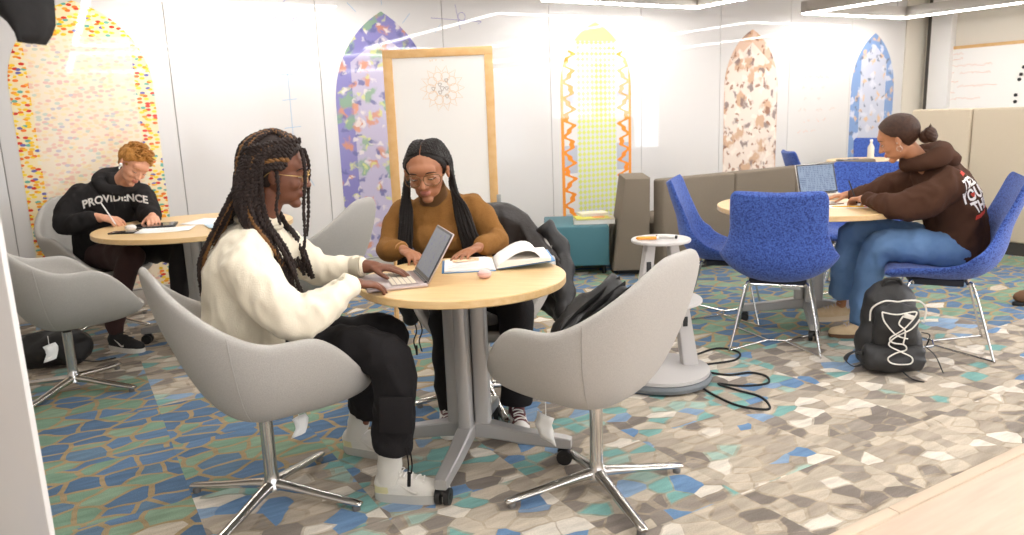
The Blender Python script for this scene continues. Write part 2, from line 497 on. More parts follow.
# ---------- printed arch films on the glass
def arch_mesh(name, material, uc, w, z0, zs, za, label, extra=None):
    """pointed arch: springing height zs, apex za; local x across, z up"""
    pts = [(-w/2, z0), (w/2, z0)]
    n = 14
    H = za-zs; R = (H*H + (w/2)**2)/w       # two-centred arch
    c = w/2 - R
    a1 = math.atan2(H, -c)
    for k in range(n+1):
        a = a1*k/n; pts.append((c+R*math.cos(a), zs+R*math.sin(a)))
    for k in range(n, -1, -1):
        a = a1*k/n
        if k < n: pts.append((-(c+R*math.cos(a)), zs+R*math.sin(a)))
    b = MB(); M = Matrix(((1, 0, 0, 0), (0, 0, -1, 0), (0, 1, 0, 0), (0, 0, 0, 1)))
    b.slab([(p[0], p[1]) for p in pts], 0, 0.0015, M=M)
    o = obj(name, b, material, smooth=False)
    o.location = (uc, WV-0.0025, 0)
    tag(o, label, 'wall graphic', 'arch-shaped wall graphics')
    return o
def film_base(name):
    m = bpy.data.materials.new(name); g = NG(m)
    g.b.inputs['Roughness'].default_value = 0.04; g.b.inputs['IOR'].default_value = 1.45
    tc = g.n('ShaderNodeTexCoord'); sx = g.n('ShaderNodeSeparateXYZ'); g.l(tc.outputs['Object'], sx.inputs[0])
    return m, g, tc, sx
def film_confetti():
    m, g, tc, sx = film_base('film_confetti')
    P = g.vec('MULTIPLY', tc.outputs['Object'], (24, 1, 44))
    cb = g.n('ShaderNodeCombineXYZ'); s2 = g.n('ShaderNodeSeparateXYZ'); g.l(P, s2.inputs[0]); g.l(s2.outputs[0], cb.inputs[0]); g.l(s2.outputs[2], cb.inputs[1])
    v = g.n('ShaderNodeTexVoronoi', voronoi_dimensions='2D'); v.inputs['Scale'].default_value = 1.0; g.l(cb.outputs[0], v.inputs['Vector'])
    s = g.n('ShaderNodeSeparateColor'); g.l(v.outputs['Color'], s.inputs['Color'])
    c = g.ramp(s.outputs[0], [(0, '#f2c230'), (0.2, '#e8752f'), (0.34, '#f5d64a'), (0.46, '#d8452f'), (0.55, '#efd9b0'), (0.68, '#6fae9b'), (0.77, '#f0a13a'), (0.87, '#6d6aa8'), (0.93, '#e9e0c8')], 'CONSTANT')
    edge = g.math('LESS_THAN', v.outputs['Distance'], 0.42)
    vivid = g.mix(edge, '#efdcae', c)
    xx = g.math('ABSOLUTE', sx.outputs[0])
    # paler field inside a strong border band
    pale = g.mix(0.66, vivid, '#ecdccb')
    border = g.math('GREATER_THAN', xx, 0.33)
    top = g.math('GREATER_THAN', sx.outputs[2], 1.97)
    f = g.math('MAXIMUM', border, top)
    g.l(g.mix(f, pale, vivid), g.b.inputs['Base Color']); return m
def film_floral(name, bandc, fieldc, blobs, scale=5.0, band=0.30, thr=0.5):
    m, g, tc, sx = film_base(name)
    cb = g.n('ShaderNodeCombineXYZ'); g.l(sx.outputs[0], cb.inputs[0]); g.l(sx.outputs[2], cb.inputs[1])
    nz = g.n('ShaderNodeTexNoise'); nz.inputs['Scale'].default_value = 9; nz.inputs['Detail'].default_value = 3; g.l(cb.outputs[0], nz.inputs['Vector'])
    o = g.vec('SCALE', nz.outputs['Color']); o.node.inputs['Scale'].default_value = 0.16
    P = g.vec('ADD', cb.outputs[0], o)
    xx = g.math('ABSOLUTE', sx.outputs[0])
    col = g.mix(g.math('GREATER_THAN', g.math('ADD', xx, g.math('MULTIPLY', sx.outputs[2], 0.0)), band), fieldc, bandc)
    # inner arch line follows the outer one
    hi = g.math('GREATER_THAN', g.math('MULTIPLY_ADD', xx, 0.75, sx.outputs[2]), 2.02)
    col = g.mix(hi, col, bandc)
    for i, (c, sc, th, off) in enumerate(blobs):
        v = g.n('ShaderNodeTexVoronoi', voronoi_dimensions='2D', feature='F1'); v.inputs['Scale'].default_value = sc
        Q = g.vec('ADD', P, off); g.l(Q, v.inputs['Vector'])
        n2 = g.n('ShaderNodeTexNoise'); n2.inputs['Scale'].default_value = sc*3.2; g.l(Q, n2.inputs['Vector'])
        dd = g.math('MULTIPLY_ADD', n2.outputs['Fac'], 0.5, v.outputs['Distance'])
        sm = g.n('ShaderNodeMapRange', interpolation_type='SMOOTHSTEP'); sm.inputs['From Min'].default_value = th+0.10; sm.inputs['From Max'].default_value = th-0.06; sm.inputs['To Max'].default_value = 0.85
        g.l(dd, sm.inputs['Value']); col = g.mix(sm.outputs['Result'], col, c)
    g.l(col, g.b.inputs['Base Color']); return m
def film_ornament():
    m, g, tc, sx = film_base('film_ornament')
    cb = g.n('ShaderNodeCombineXYZ'); g.l(sx.outputs[0], cb.inputs[0]); g.l(sx.outputs[2], cb.inputs[1])
    ck = g.n('ShaderNodeTexChecker'); ck.inputs['Scale'].default_value = 26
    rot = g.n('ShaderNodeVectorRotate', rotation_type='Z_AXIS'); rot.inputs['Angle'].default_value = PI/4; g.l(cb.outputs[0], rot.inputs['Vector'])
    g.l(rot.outputs[0], ck.inputs['Vector']); ck.inputs['Color1'].default_value = srgb('#d8dd80'); ck.inputs['Color2'].default_value = srgb('#d3d6d6')
    field = ck.outputs['Color']
    xx = g.math('ABSOLUTE', sx.outputs[0])
    # side bands: mirrored orange scroll on white and grey
    z = sx.outputs[2]
    s1 = g.math('SINE', g.math('MULTIPLY', z, 36)); s2 = g.math('SINE', g.math('MULTIPLY', z, 83))
    ed = g.math('MULTIPLY_ADD', s1, 0.045, g.math('MULTIPLY_ADD', s2, 0.02, 0.345))
    scroll = g.math('LESS_THAN', g.math('ABSOLUTE', g.math('SUBTRACT', xx, ed)), 0.030)
    bandc = g.mix(g.math('GREATER_THAN', g.math('SINE', g.math('MULTIPLY', z, 9.2)), 0.3), '#dedad6', '#b9bcc6')
    bandc = g.mix(scroll, bandc, '#f2933c')
    bandc = g.mix(g.math('GREATER_THAN', xx, 0.405), bandc, '#f09a45')
    col = g.mix(g.math('GREATER_THAN', xx, 0.25), field, bandc)
    col = g.mix(g.math('GREATER_THAN', z, 2.0), col, '#dfdc8a')
    g.l(col, g.b.inputs['Base Color']); return m
AZ0 = 0.14
arch_mesh('wall_graphic', film_confetti(), 0.22, 0.90, AZ0, 1.62, 2.21, 'pointed arch graphic of tiny multicolour dots, behind the man in black hoodie')
arch_mesh('wall_graphic', film_floral('film_violet', '#8580b4', '#b9b0c6', [
    ('#cf8d6a', 5.2, 0.42, (0.3, 0.1, 0)), ('#87a584', 4.0, 0.44, (3.1, 1.7, 0)), ('#cfd08a', 6.5, 0.36, (7.7, 2.2, 0)),
    ('#dcd3cf', 7.5, 0.37, (1.9, 5.5, 0)), ('#6a6a98', 6.0, 0.36, (4.2, 8.1, 0))]), 2.49, 0.90, AZ0, 1.45, 2.21, 'violet pointed arch graphic with printed flowers behind the easel board')
arch_mesh('wall_graphic', film_ornament(), 4.73, 0.88, AZ0, 1.55, 2.18, 'pointed arch graphic with orange scroll edges and a yellow green checked middle')
arch_mesh('wall_graphic', film_floral('film_cream', '#d9b8a2', '#e6d6c9', [
    ('#c9a080', 3.6, 0.50, (0.1, 0.4, 0)), ('#857270', 4.6, 0.40, (3.3, 1.1, 0)), ('#f0e3d6', 5.5, 0.42, (6.2, 2.4, 0)), ('#9a6e58', 7.5, 0.36, (2.2, 7.3, 0))], band=0.42), 6.94, 0.87, AZ0, 1.5, 2.16, 'pointed arch graphic with large brown flowers on cream, above the grey banquette')
arch_mesh('wall_graphic', film_floral('film_blue', '#7f9bc9', '#c3c6d6', [
    ('#e0b98f', 5.5, 0.38, (0.7, 0.2, 0)), ('#6c7488', 6.5, 0.36, (3.7, 1.9, 0)), ('#d5d6e2', 5.0, 0.44, (7.1, 3.3, 0))], band=0.26), 9.17, 0.88, AZ0, 1.45, 2.16, 'blue pointed arch graphic beside the cream wall, rightmost on the wall')

# ---------- marker writing on surfaces (thin ink strokes)
def strokes(seed, boxes, n, size, density=1.0):
    """rows of handwriting-like squiggles in local x,z; returns list of polylines"""
    r = random.Random(seed); out = []
    for (x0, z0, x1) in boxes:
        x = x0; pl = []
        while x < x1:
            if r.random() < 0.16:
                if len(pl) > 2: out.append(pl)
                pl = []; x += size*0.8; continue
            pl.append((x, z0 + r.uniform(-size*.45, size*.45))); x += size*r.uniform(0.14, 0.34)
        if len(pl) > 2: out.append(pl)
    return out
def ink(name, polys, material, parent=None, w=0.0022, plane='xz', off=0.0):
    b = MB()
    for pl in polys:
        pts = [(p[0], off, p[1]) for p in pl]
        b.tube(pts, w, 4, up=(0, 1, 0), ry=0.0006)
    return obj(name, b, material, parent, smooth=False)
ink_v = mat('ink_violet', '#8c83b8', 0.6); ink_o = mat('ink_orange', '#e0a283', 0.6); ink_b = mat('ink_blue', '#8fb0cf', 0.6); ink_g = mat('ink_grey', '#9b97a0', 0.6)
def circ(cx, cz, r, n=24, a0=0, a1=2*PI, w=0, k=0): return [(cx+(r+w*math.sin(k*t))*math.cos(t), cz+(r+w*math.sin(k*t))*math.sin(t)) for t in [a0+(a1-a0)*i/n for i in range(n+1)]]
wr_v = strokes(3, [(1.60, 2.27, 1.80), (1.58, 2.12, 1.86)], 0, 0.07) + [[(2.95, 2.17), (3.45, 2.15)], [(3.19, 2.29), (3.23, 2.08)], [(3.40, 2.17), (3.45, 2.15), (3.41, 2.13)], circ(3.25, 2.19, 0.035)]
o = ink('marker_writing', wr_v, ink_v, parent=wall_back); o.location = (0, WV-0.004, 0)
wb_ = [[(1.66, 1.05), (1.665, 1.9)], [(1.60, 1.05), (1.72, 1.05)], [(1.60, 1.28), (1.73, 1.29)], [(1.60, 1.5), (1.72, 1.51)], [(1.61, 1.70), (1.72, 1.7)], [(2.2, 2.27), (2.27, 2.2)], [(2.5, 2.34), (2.5, 2.26)], [(2.75, 2.2), (2.68, 2.12)], [(2.98, 2.05), (3.04, 2.12)],
       [(1.70, 0.82), (1.75, 0.9), (1.8, 0.8)]]
o = ink('marker_writing', wb_, ink_b, parent=wall_back); o.location = (0, WV-0.004, 0)
rows = [(7.75+0.1*(i % 2), 2.02-0.13*i, 8.45-0.15*(i % 3)) for i in range(9)]
o = ink('marker_writing', strokes(5, rows, 0, 0.05), ink_o, w=0.0018, parent=wall_back); o.location = (0, WV-0.004, 0)
# ================================================================ FURNITURE
chrome = mat('chrome', '#cfcdca', 0.16, 1.0)
alu = mat('polished_aluminium', '#d2cfca', 0.22, 1.0)
satin = mat('satin_silver_paint', '#b4b2b0', 0.38, 0.55)
black_pl = mat('black_plastic', '#1b1a1a', 0.45)
black_rub = mat('black_rubber', '#141414', 0.7)
white_paper = mat('white_paper', '#efede8', 0.8)
grey_fab = mat('light_grey_wool', '#b9b5af', 0.9, spec=0.15, bump=(420, 0.35), speck=(330, '#9d9a94', 0.55, 0.2))
def blue_fabric():
    m = bpy.data.materials.new('blue_patterned_weave'); g = NG(m); tc = g.n('ShaderNodeTexCoord')
    n = g.n('ShaderNodeTexNoise'); n.inputs['Scale'].default_value = 105; n.inputs['Detail'].default_value = 1.0; n.inputs['Distortion'].default_value = 1.4
    g.l(tc.outputs['Object'], n.inputs['Vector'])
    c = g.ramp(n.outputs['Fac'], [(0.43, '#2f4180'), (0.52, '#4a66b2')])
    g.l(c, g.b.inputs['Base Color']); g.b.inputs['Roughness'].default_value = 0.9; g.b.inputs['Specular IOR Level'].default_value = 0.15
    g.b.inputs['Sheen Weight'].default_value = 0.15
    bp = g.n('ShaderNodeBump'); bp.inputs['Strength'].default_value = 0.3; bp.inputs['Distance'].default_value = 0.004
    g.l(n.outputs['Fac'], bp.inputs['Height']); g.l(bp.outputs['Normal'], g.b.inputs['Normal']); return m
blue_fab = blue_fabric()
def maple():
    m = bpy.data.materials.new('pale_maple_laminate'); g = NG(m); tc = g.n('ShaderNodeTexCoord')
    n = g.n('ShaderNodeTexNoise'); n.inputs['Scale'].default_value = 4; n.inputs['Detail'].default_value = 7; n.inputs['Roughness'].default_value = 0.6
    g.l(g.vec('MULTIPLY', tc.outputs['Object'], (1.2, 14, 14)), n.inputs['Vector'])
    c = g.ramp(n.outputs['Fac'], [(0.3, '#d6b077'), (0.7, '#e2c391')])
    g.l(c, g.b.inputs['Base Color']); g.b.inputs['Roughness'].default_value = 0.35; return m
MAPLE = maple()

# ---------- round tables on a fluted double column and four castered feet
def table(label, x, y, rot, rad, group, top_z=0.735, foot=0.40, footrot=None):
    t = thing('round_table', label, 'table', (x, y, 0), rot, group)
    b = MB(); b.lathe([(0, top_z-0.030), (rad-0.004, top_z-0.030), (rad, top_z-0.026), (rad, top_z-0.003), (rad-0.003, top_z), (0, top_z)], 72)
    obj('tabletop', b, MAPLE, t, angle=30)
    # column: four rounded extrusions with a dark slot between
    c = MB(); zb = 0.115
    for k in range(4):
        a = k*PI/2
        px, py = 0.054*math.cos(a), 0.054*math.sin(a)
        poly = []
        for j in range(16):
            th = 2*PI*j/16; ex = lambda v: math.copysign(abs(v)**0.35, v)
            lx, ly = 0.030*ex(math.cos(th)), 0.026*ex(math.sin(th))
            poly.append((px+lx*math.cos(a)-ly*math.sin(a), py+lx*math.sin(a)+ly*math.cos(a)))
        c.slab(poly, zb, top_z-0.032)
    obj('column', c, satin, t, angle=40)
    i = MB(); i.box((0, 0, (zb+top_z-0.03)/2), (0.045, 0.045, top_z-0.03-zb)); obj('column_core', i, mat('column_core_grey', '#6d6a68', 0.5), t, smooth=False)
    pl = MB(); pl.box((0, 0, top_z-0.037), (0.34, 0.34, 0.012), bevel=0.003); obj('mounting_plate', pl, satin, t)
    for k in range(4):
        a = k*PI/2; L = MB()
        # rectangular section arm sloping gently outward
        prof = [(0.02, 0.128, 0.060, 0.030), (0.09, 0.124, 0.060, 0.030), (0.22, 0.102, 0.052, 0.027), (foot-0.02, 0.086, 0.042, 0.024), (foot, 0.084, 0.036, 0.022)]
        rows = []
        for d, zc, h, w in prof:
            rows.append([Vector((d, s*w, zc+q*h/2)) for s, q in ((-1, -.8), (-.8, -1), (.8, -1), (1, -.8), (1, .8), (.8, 1), (-.8, 1), (-1, .8))])
        vs = [v for r_ in rows for v in r_]; fs = []
        for r_ in range(len(rows)-1):
            for q in range(8): fs.append((r_*8+q, r_*8+(q+1) % 8, (r_+1)*8+(q+1) % 8, (r_+1)*8+q))
        fs.append(tuple(range(8))); fs.append(tuple((len(rows)-1)*8+q for q in range(8)))
        L.add(vs, fs)
        leg = obj('leg', L, satin, t, angle=35); leg.rotation_euler = (0, 0, a)
        w = MB(); cx = foot-0.03
        w.tube([(cx, 0, 0.083), (cx, 0, 0.058)], 0.008, 8)
        for s in (-1, 1):
            w.tube([(cx+0.004, s*0.007, 0.030), (cx+0.004, s*0.026, 0.030)], 0.030, 20)
            w.tube([(cx+0.004, s*0.026, 0.030), (cx+0.004, s*0.028, 0.030)], 0.012, 12)
        w.ell((cx, 0, 0.047), (0.026, 0.020, 0.018))
        cs = obj('caster', w, black_pl, t); cs.rotation_euler = (0, 0, a)
    return t
t_front = table('round pale maple table between the two women, nearest the camera', -0.188, 2.81, -0.22, 0.39, 'round maple tables')
t_left = table('round pale maple table at which the man in black hoodie writes', -1.93, 4.64, 0.10, 0.575, 'round maple tables')
t_right = table('round pale maple table among the blue chairs where the woman in brown hoodie writes', 1.80, 4.50, -0.28, 0.545, 'round maple tables')
t_far = table('small round pale maple table far back beyond the grey banquette', 3.66, 7.75, 0.3, 0.40, 'round maple tables')

# ---------- grey tub chair
def outward(me, c):
    c = Vector(c); d = sum((p.center-c).dot(p.normal)*p.area for p in me.polygons)
    if d < 0: me.flip_normals()
def smoothstep(a, b, x):
    t = max(0.0, min(1.0, (x-a)/(b-a))); return t*t*(3-2*t)
def tub_chair(label, x, y, rot, base_rot=0.0, tagpaper=None):
    t = thing('tub_chair', label, 'chair', (x, y, 0), rot, 'light grey tub chairs')
    NT, NR = 72, 16
    def rim(th):
        a = abs(th)                       # 0 = front, pi = back
        h = 0.425 + 0.235*smoothstep(0.40, 1.35, a)**0.85 + 0.225*smoothstep(1.62, 2.95, a)
        return h
    def plan(th):
        n = 2.35
        ax = 0.38 if math.cos(th) > 0 else 0.285; ay = 0.335
        c, s = math.cos(th), math.sin(th)
        r = 1/((abs(c)/ax)**n + (abs(s)/ay)**n)**(1/n)
        return r*c, r*s
    def spt(tau, th, inn=0.0):
        h = rim(th); px, py = plan(th); z0 = 0.338+inn
        tt = tau*PI/2; z = z0 + (h-z0)*(1-math.cos(tt)); rr = math.sin(tt)**0.72
        fl = 0.96 + 0.10*((z-0.325)/0.5)
        xo = -0.03*smoothstep(0.5, 0.9, z)*smoothstep(1.6, 2.6, abs(th))
        k = (1-inn/0.33) if inn else 1.0
        return Vector((px*rr*fl*k + xo, py*rr*fl*k, z))
    rows = []
    ths = [-PI + 2*PI*k/NT for k in range(NT)]
    for i in range(NR+1): rows.append([spt(i/NR, th) for th in ths])
    rows.append([(spt(1, th)*0.5 + spt(1, th, 0.036)*0.5) + Vector((0, 0, 0.010)) for th in ths])
    for i in range(NR, -1, -1): rows.append([spt(i/NR, th, 0.036) for th in ths])
    b = MB(); b.grid(rows, closed_u=True)
    bmesh.ops.remove_doubles(b.bm, verts=b.bm.verts[:], dist=1e-4)
    o = obj('shell', b, grey_fab, t, angle=180); mod_subsurf(o, 1)
    c = MB()
    prof = []
    for k in range(48):
        th = 2*PI*k/48; px, py = plan(th); prof.append((px*0.54+0.005, py*0.54))
    c.slab(prof, 0.418, 0.466, bevel=0.018)
    o = obj('seat_cushion', c, grey_fab, t, angle=60)
    # welt seam running round the shell where panels are sewn together
    for sgn in (-1, 1):
        w = MB()
        pts = []
        for i in range(5, NR+1):
            p_ = spt(i/NR, sgn*2.02); pts.append((p_.x*1.003, p_.y*1.003, p_.z))
        w.tube(pts, 0.0016, 5)
        obj('welt_seam', w, grey_fab, t)
    col = MB()
    col.lathe([(0, 0.345), (0.05, 0.345), (0.05, 0.336), (0.019, 0.332), (0.0185, 0.300), (0, 0.300)], 24)
    obj('mounting_collar', col, black_pl, t)
    p = MB(); p.lathe([(0.021, 0.318), (0.0235, 0.316), (0.0235, 0.12), (0.027, 0.085), (0.036, 0.066), (0.038, 0.05), (0, 0.046)], 28)
    obj('pedestal', p, chrome, t, angle=50)
    for k in range(4):
        a = k*PI/2 + base_rot; L = MB()
        prof = [(0.02, 0.066, 0.023, 0.020), (0.08, 0.060, 0.020, 0.017), (0.20, 0.043, 0.019, 0.013), (0.325, 0.027, 0.018, 0.011), (0.347, 0.022, 0.013, 0.007)]
        pr = spline([(d, 0, z, w, h) for d, z, w, h in prof], 3)
        L.tube([(q[0], q[1], q[2]) for q in pr], [q[3] for q in pr], 12, up=(0, 0, 1), ry=[q[4] for q in pr])
        l = obj('foot', L, alu, t, angle=60); l.rotation_euler = (0, 0, a)
        g = MB(); g.lathe([(0, 0), (0.014, 0), (0.015, 0.012), (0.009, 0.02), (0, 0.02)], 14, c=(0.325, 0, 0))
        gl = obj('glide', g, mat('glide_grey', '#6b6864', 0.5), t); gl.rotation_euler = (0, 0, a)
    if tagpaper:
        g = MB(); tx, ty, s = tagpaper
        g.tube([(tx, ty, 0.36), (tx, ty, 0.30)], 0.0015, 5)
        rows = [[Vector((tx-0.035*s+0.01*math.sin(i), ty+0.006*math.sin(i*2.2+j), 0.31-0.10*s*i/4)) + Vector((0.07*s*j/3, 0, 0.012*j/3)) for j in range(4)] for i in range(5)]
        g.grid(rows); o = obj('care_tag', g, mat('tag_plastic', '#e9e9e6', 0.5), t, smooth=True); mod_solid(o, 0.0012)
    return t
R_ = math.radians
ch_w1 = tub_chair('light grey tub chair in which the woman in cream sweatshirt sits', -0.885, 2.515, R_(32), -0.276-R_(32), (0.10, -0.06, 0.7))
ch_fr = tub_chair('light grey tub chair with a dark bag on its seat, right of the front table', 0.275, 2.51, R_(141), 0.327-R_(141), (0.10, 0.16, 1.0))
ch_w2 = tub_chair('light grey tub chair in which the woman in mustard turtleneck sits', -0.14, 3.44, R_(-97), R_(15)+R_(97))
ch_bl = tub_chair('light grey tub chair at the left, empty, turned towards the man', -2.30, 3.78, R_(42), R_(-10)-R_(42), (-0.12, -0.2, 0.8))
ch_man = tub_chair('light grey tub chair in which the man in black hoodie sits', -2.79, 5.08, R_(-35), 0.3)
ch_mid = tub_chair('light grey tub chair, empty, behind the laptop of the woman in cream', -1.13, 4.40, R_(163), 0.1)

# ---------- blue upholstered chair on a chrome wire frame
def side_chair(label, x, y, rot, s=1.0, tagpaper=None):
    t = thing('upholstered_chair', label, 'chair', (x, y, 0), rot, 'blue patterned chairs')
    t.scale = (s, s, s)
    # side profile x,z ; half width ; curl of the edge
    key = [(0.255, 0.405, 0.205, 0.004), (0.235, 0.432, 0.232, 0.010), (0.13, 0.438, 0.250, 0.022), (0.0, 0.425, 0.268, 0.050), (-0.12, 0.428, 0.298, 0.095), (-0.200, 0.478, 0.312, 0.105),
           (-0.238, 0.560, 0.284, 0.080), (-0.255, 0.660, 0.250, 0.050), (-0.290, 0.770, 0.246, 0.036), (-0.318, 0.860, 0.240, 0.028), (-0.330, 0.888, 0.215, 0.020)]
    pr = spline(key, 4); rows = []; N = len(pr)
    nrm = []
    for i in range(N):
        q = pr[min(i+2, N-1)]; p = pr[max(i-2, 0)]
        tx, tz = q[0]-p[0], q[1]-p[1]; l = math.hypot(tx, tz) or 1
        nrm.append((tz/l, -tx/l))          # from seat front going back: up for the seat, forward for the back
    for i, (px, pz, hw, cu) in enumerate(pr):
        nx, nz = nrm[i]; f = i/(N-1)
        th_ = 0.060*(1-0.35*f)
        if i == 0 or i == N-1: th_ *= 0.55
        front, back = [], []
        for k in range(17):
            w = -1+2*k/16; e = abs(w)**2.4
            y = w*hw
            front.append(Vector((px+nx*cu*e, y, pz+nz*cu*e)))
            tb = th_*(1-0.45*abs(w)**4)
            back.append(Vector((px+nx*(cu*e-tb), y*(0.985), pz+nz*(cu*e-tb))))
        rows.append(front + back[::-1])
    b = MB(); b.grid(rows, closed_u=True)
    bmesh.ops.holes_fill(b.bm, edges=[e for e in b.bm.edges if e.is_boundary], sides=0)
    o = obj('shell', b, blue_fab, t, angle=180); mod_subsurf(o, 1)
    # seat underside pad
    u = MB(); u.slab([(0.13, -0.14), (0.15, 0), (0.13, 0.14), (-0.10, 0.15), (-0.12, 0), (-0.10, -0.15)], 0.352, 0.385, bevel=0.006)
    obj('seat_pan', u, mat('dark_underside', '#23262f', 0.8), t)
    feet = {}
    for sx in (-1, 1):
        for sy in (-1, 1):
            fx, fy = 0.235*sx - 0.01, 0.235*sy
            L = MB(); L.tube([tuple(p) for p in spline([(0.12*sx, 0.14*sy, 0.362), (0.145*sx, 0.165*sy, 0.350), (fx*0.96, fy*0.96, 0.035), (fx, fy, 0.010)], 4)], 0.0062, 10)
            obj('leg', L, chrome, t)
            L = MB(); L.tube([(fx, fy, 0.008), (0.03*sx*0, 0.045*sy, 0.012), ], 0.0052, 8)
            obj('floor_bar', L, chrome, t)
    L = MB(); L.tube([(0, -0.05, 0.012), (0, 0.05, 0.012)], 0.0055, 8); obj('crossbar', L, chrome, t)
    L = MB(); L.tube([(-0.12, -0.14, 0.360), (-0.12, 0.14, 0.360)], 0.006, 8); L.tube([(0.12, -0.14, 0.360), (0.12, 0.14, 0.360)], 0.006, 8); obj('seat_rail', L, chrome, t)
    if tagpaper:
        g = MB(); tx, ty = tagpaper
        rows = [[Vector((tx+0.004*math.sin(i+j), ty-0.04+0.08*j/3 - 0.008*i*(1-j/1.5)*.5, 0.36-0.10*i/4)) for j in range(4)] for i in range(5)]
        g.grid(rows); o = obj('care_tag', g, mat('tag_plastic', '#e9e9e6', 0.5), t); mod_solid(o, 0.0012)
    return t
bc1 = side_chair('blue patterned chair seen from behind, empty, nearest at the right table', 1.485, 4.14, R_(68), tagpaper=(0.22, -0.06))
bc2 = side_chair('blue patterned chair seen side-on, empty, in front of the grey banquette', 1.36, 4.76, R_(-20))
bc3 = side_chair('blue patterned chair in which the woman in brown hoodie sits', 2.29, 3.98, R_(155), 1.04)
bc4 = side_chair('blue patterned chair, empty, facing us from across the right table', 2.46, 5.25, R_(-118))
bc5 = side_chair('blue patterned chair behind the far table, in front of the blue arch', 4.26, 8.75, R_(-105))
bc6 = side_chair('blue patterned chair with its low back at the near edge of the far table', 3.10, 6.35, R_(60), 0.86)
bc7 = side_chair('blue patterned chair seen edge-on beyond the banquette, before the cream arch', 3.10, 7.60, R_(-5), 0.97)

# ---------- high-backed banquette and teal bench
taupe = mat('taupe_upholstery', '#83786a', 0.9, spec=0.15, bump=(350, 0.3), speck=(260, '#73685a', 0.5, 0.2))
sand = mat('sand_upholstery', '#cdbfa9', 0.9, spec=0.15, bump=(350, 0.3), speck=(260, '#bfb099', 0.5, 0.2))
teal = mat('teal_vinyl', '#40707a', 0.6, bump=(120, 0.1))
bq = thing('banquette', 'long taupe high-backed banquette behind the blue chairs', 'sofa', (5.0, 4.6, 0), 0, room=True)
def panel(u0, u1, v, th, z0, z1, m_, name='back_panel'):
    b = MB(); b.box(((u0+u1)/2-5.0, v-4.6, (z0+z1)/2), (u1-u0-0.008, th, z1-z0), bevel=0.02, seg=3); return obj(name, b, m_, bq)
us = [4.06, 4.86, 5.62, 6.38, 6.76]
for a, b_ in zip(us[:-1], us[1:]): panel(a, b_, 4.62, 0.13, 0.07, 0.775, taupe)
b = MB(); b.box((0.42, 0.42, 0.24), (2.6, 0.66, 0.34), bevel=0.03); obj('seat_base', b, taupe, bq)
b = MB(); b.box((0.42, 0.05, 0.035), (2.6, 0.10, 0.07)); obj('plinth', b, mat('dark_plinth', '#3a3631', 0.7), bq, smooth=False)
# angled end wing (survey axes), trapezoid front
eb = thing('banquette_end', 'taupe slanted end panel of the banquette, against the teal bench', 'sofa', (0.95, 6.02, 0), R_(-3))
b = MB(); M = Matrix(((1, 0, 0, 0), (0, 0, 1, 0), (0, 1, 0, 0), (0, 0, 0, 1)))
b.slab([(-0.13, 0.045), (0.16, 0.045), (0.17, 0.79), (-0.03, 0.79)], 0, 0.55, bevel=0.02, M=M); obj('panel', b, taupe, eb)
b = MB(); b.box((0.02, 0.3, 0.022), (0.2, 0.4, 0.045)); obj('foot_rail', b, black_pl, eb, smooth=False)

tb = thing('bench', 'teal upholstered box bench with books on it, left of the banquette', 'bench', (0.56, 6.12, 0), R_(-2))
b = MB(); b.box((-0.02, 0.32, 0.245), (0.52, 0.66, 0.33), bevel=0.014, seg=3); obj('seat', b, teal, tb)
for sx in (-0.22, 0.2):
    for sy in (0.06, 0.58):
        b = MB(); b.tube([(sx, sy, 0), (sx, sy, 0.09)], 0.014, 10); obj('leg', b, black_pl, tb)

# tall sand-coloured screen panels on the right
pt = thing('privacy_screen', 'tall sand-coloured upholstered screen at the right, behind the woman in brown', 'screen', (6.86, 3.2, 0), 0, room=True)
for v1, v0 in ((4.26, 3.72), (3.712, 2.7), (2.692, 1.7)):
    b = MB(); b.box((0, (v0+v1)/2-3.2, 0.665), (0.13, v1-v0, 1.12), bevel=0.022, seg=3); obj('panel', b, sand, pt)
b = MB(); b.box((0.0, 0.0, 0.052), (0.10, 2.8, 0.104)); obj('plinth', b, mat('dark_plinth', '#3a3631', 0.7), pt, smooth=False)

# ---------- power tower with shelf
pw = thing('charging_tower', 'grey A-shaped power tower with round shelves, behind the right grey chair', 'charging station', (0.72, 3.60, 0), R_(8))
greyp = mat('pale_grey_powder_coat', '#bdb9b6', 0.45)
b = MB(); b.lathe([(0, 0.045), (0.232, 0.045), (0.238, 0.05), (0.238, 0.066), (0.215, 0.074), (0, 0.080)], 48); obj('base_plate', b, greyp, pw, angle=30)
b = MB(); b.lathe([(0.16, 0.012), (0.243, 0.012), (0.250, 0.03), (0.242, 0.046), (0.16, 0.046)], 48); obj('bumper_ring', b, mat('slate_rubber', '#6f7478', 0.6), pw)
for a in (0.5, 2.6, 4.6):
    b = MB(); b.box((0.15*math.cos(a), 0.15*math.sin(a), 0.010), (0.09, 0.06, 0.02), bevel=0.004); obj('glide', b, black_rub, pw)
for s, dx in ((-1, 0.135), (1, 0.150)):
    b = MB()
    for sgn in (-1, 1):
        pass
    lo, hi = s*dx, s*0.055
    vs = []
    for x, z in ((lo, 0.07), (hi, 0.70)):
        w = 0.040 if z < 0.3 else 0.022
        vs += [(x-w, -0.028, z), (x+w, -0.028, z), (x+w, 0.028, z), (x-w, 0.028, z)]
    b.add(vs, [(0, 1, 5, 4), (1, 2, 6, 5), (2, 3, 7, 6), (3, 0, 4, 7), (3, 2, 1, 0), (4, 5, 6, 7)])
    bmesh.ops.bevel(b.bm, geom=b.bm.edges[:], offset=0.004, segments=2, affect='EDGES')
    leg = obj('leg', b, greyp, pw)
    for z in (0.30, 0.585):
        k = MB(); x = lo+(hi-lo)*(z-0.07)/0.63
        k.box((x, -0.029, z), (0.024, 0.004, 0.05), bevel=0.0015); obj('outlet', k, black_pl, leg)
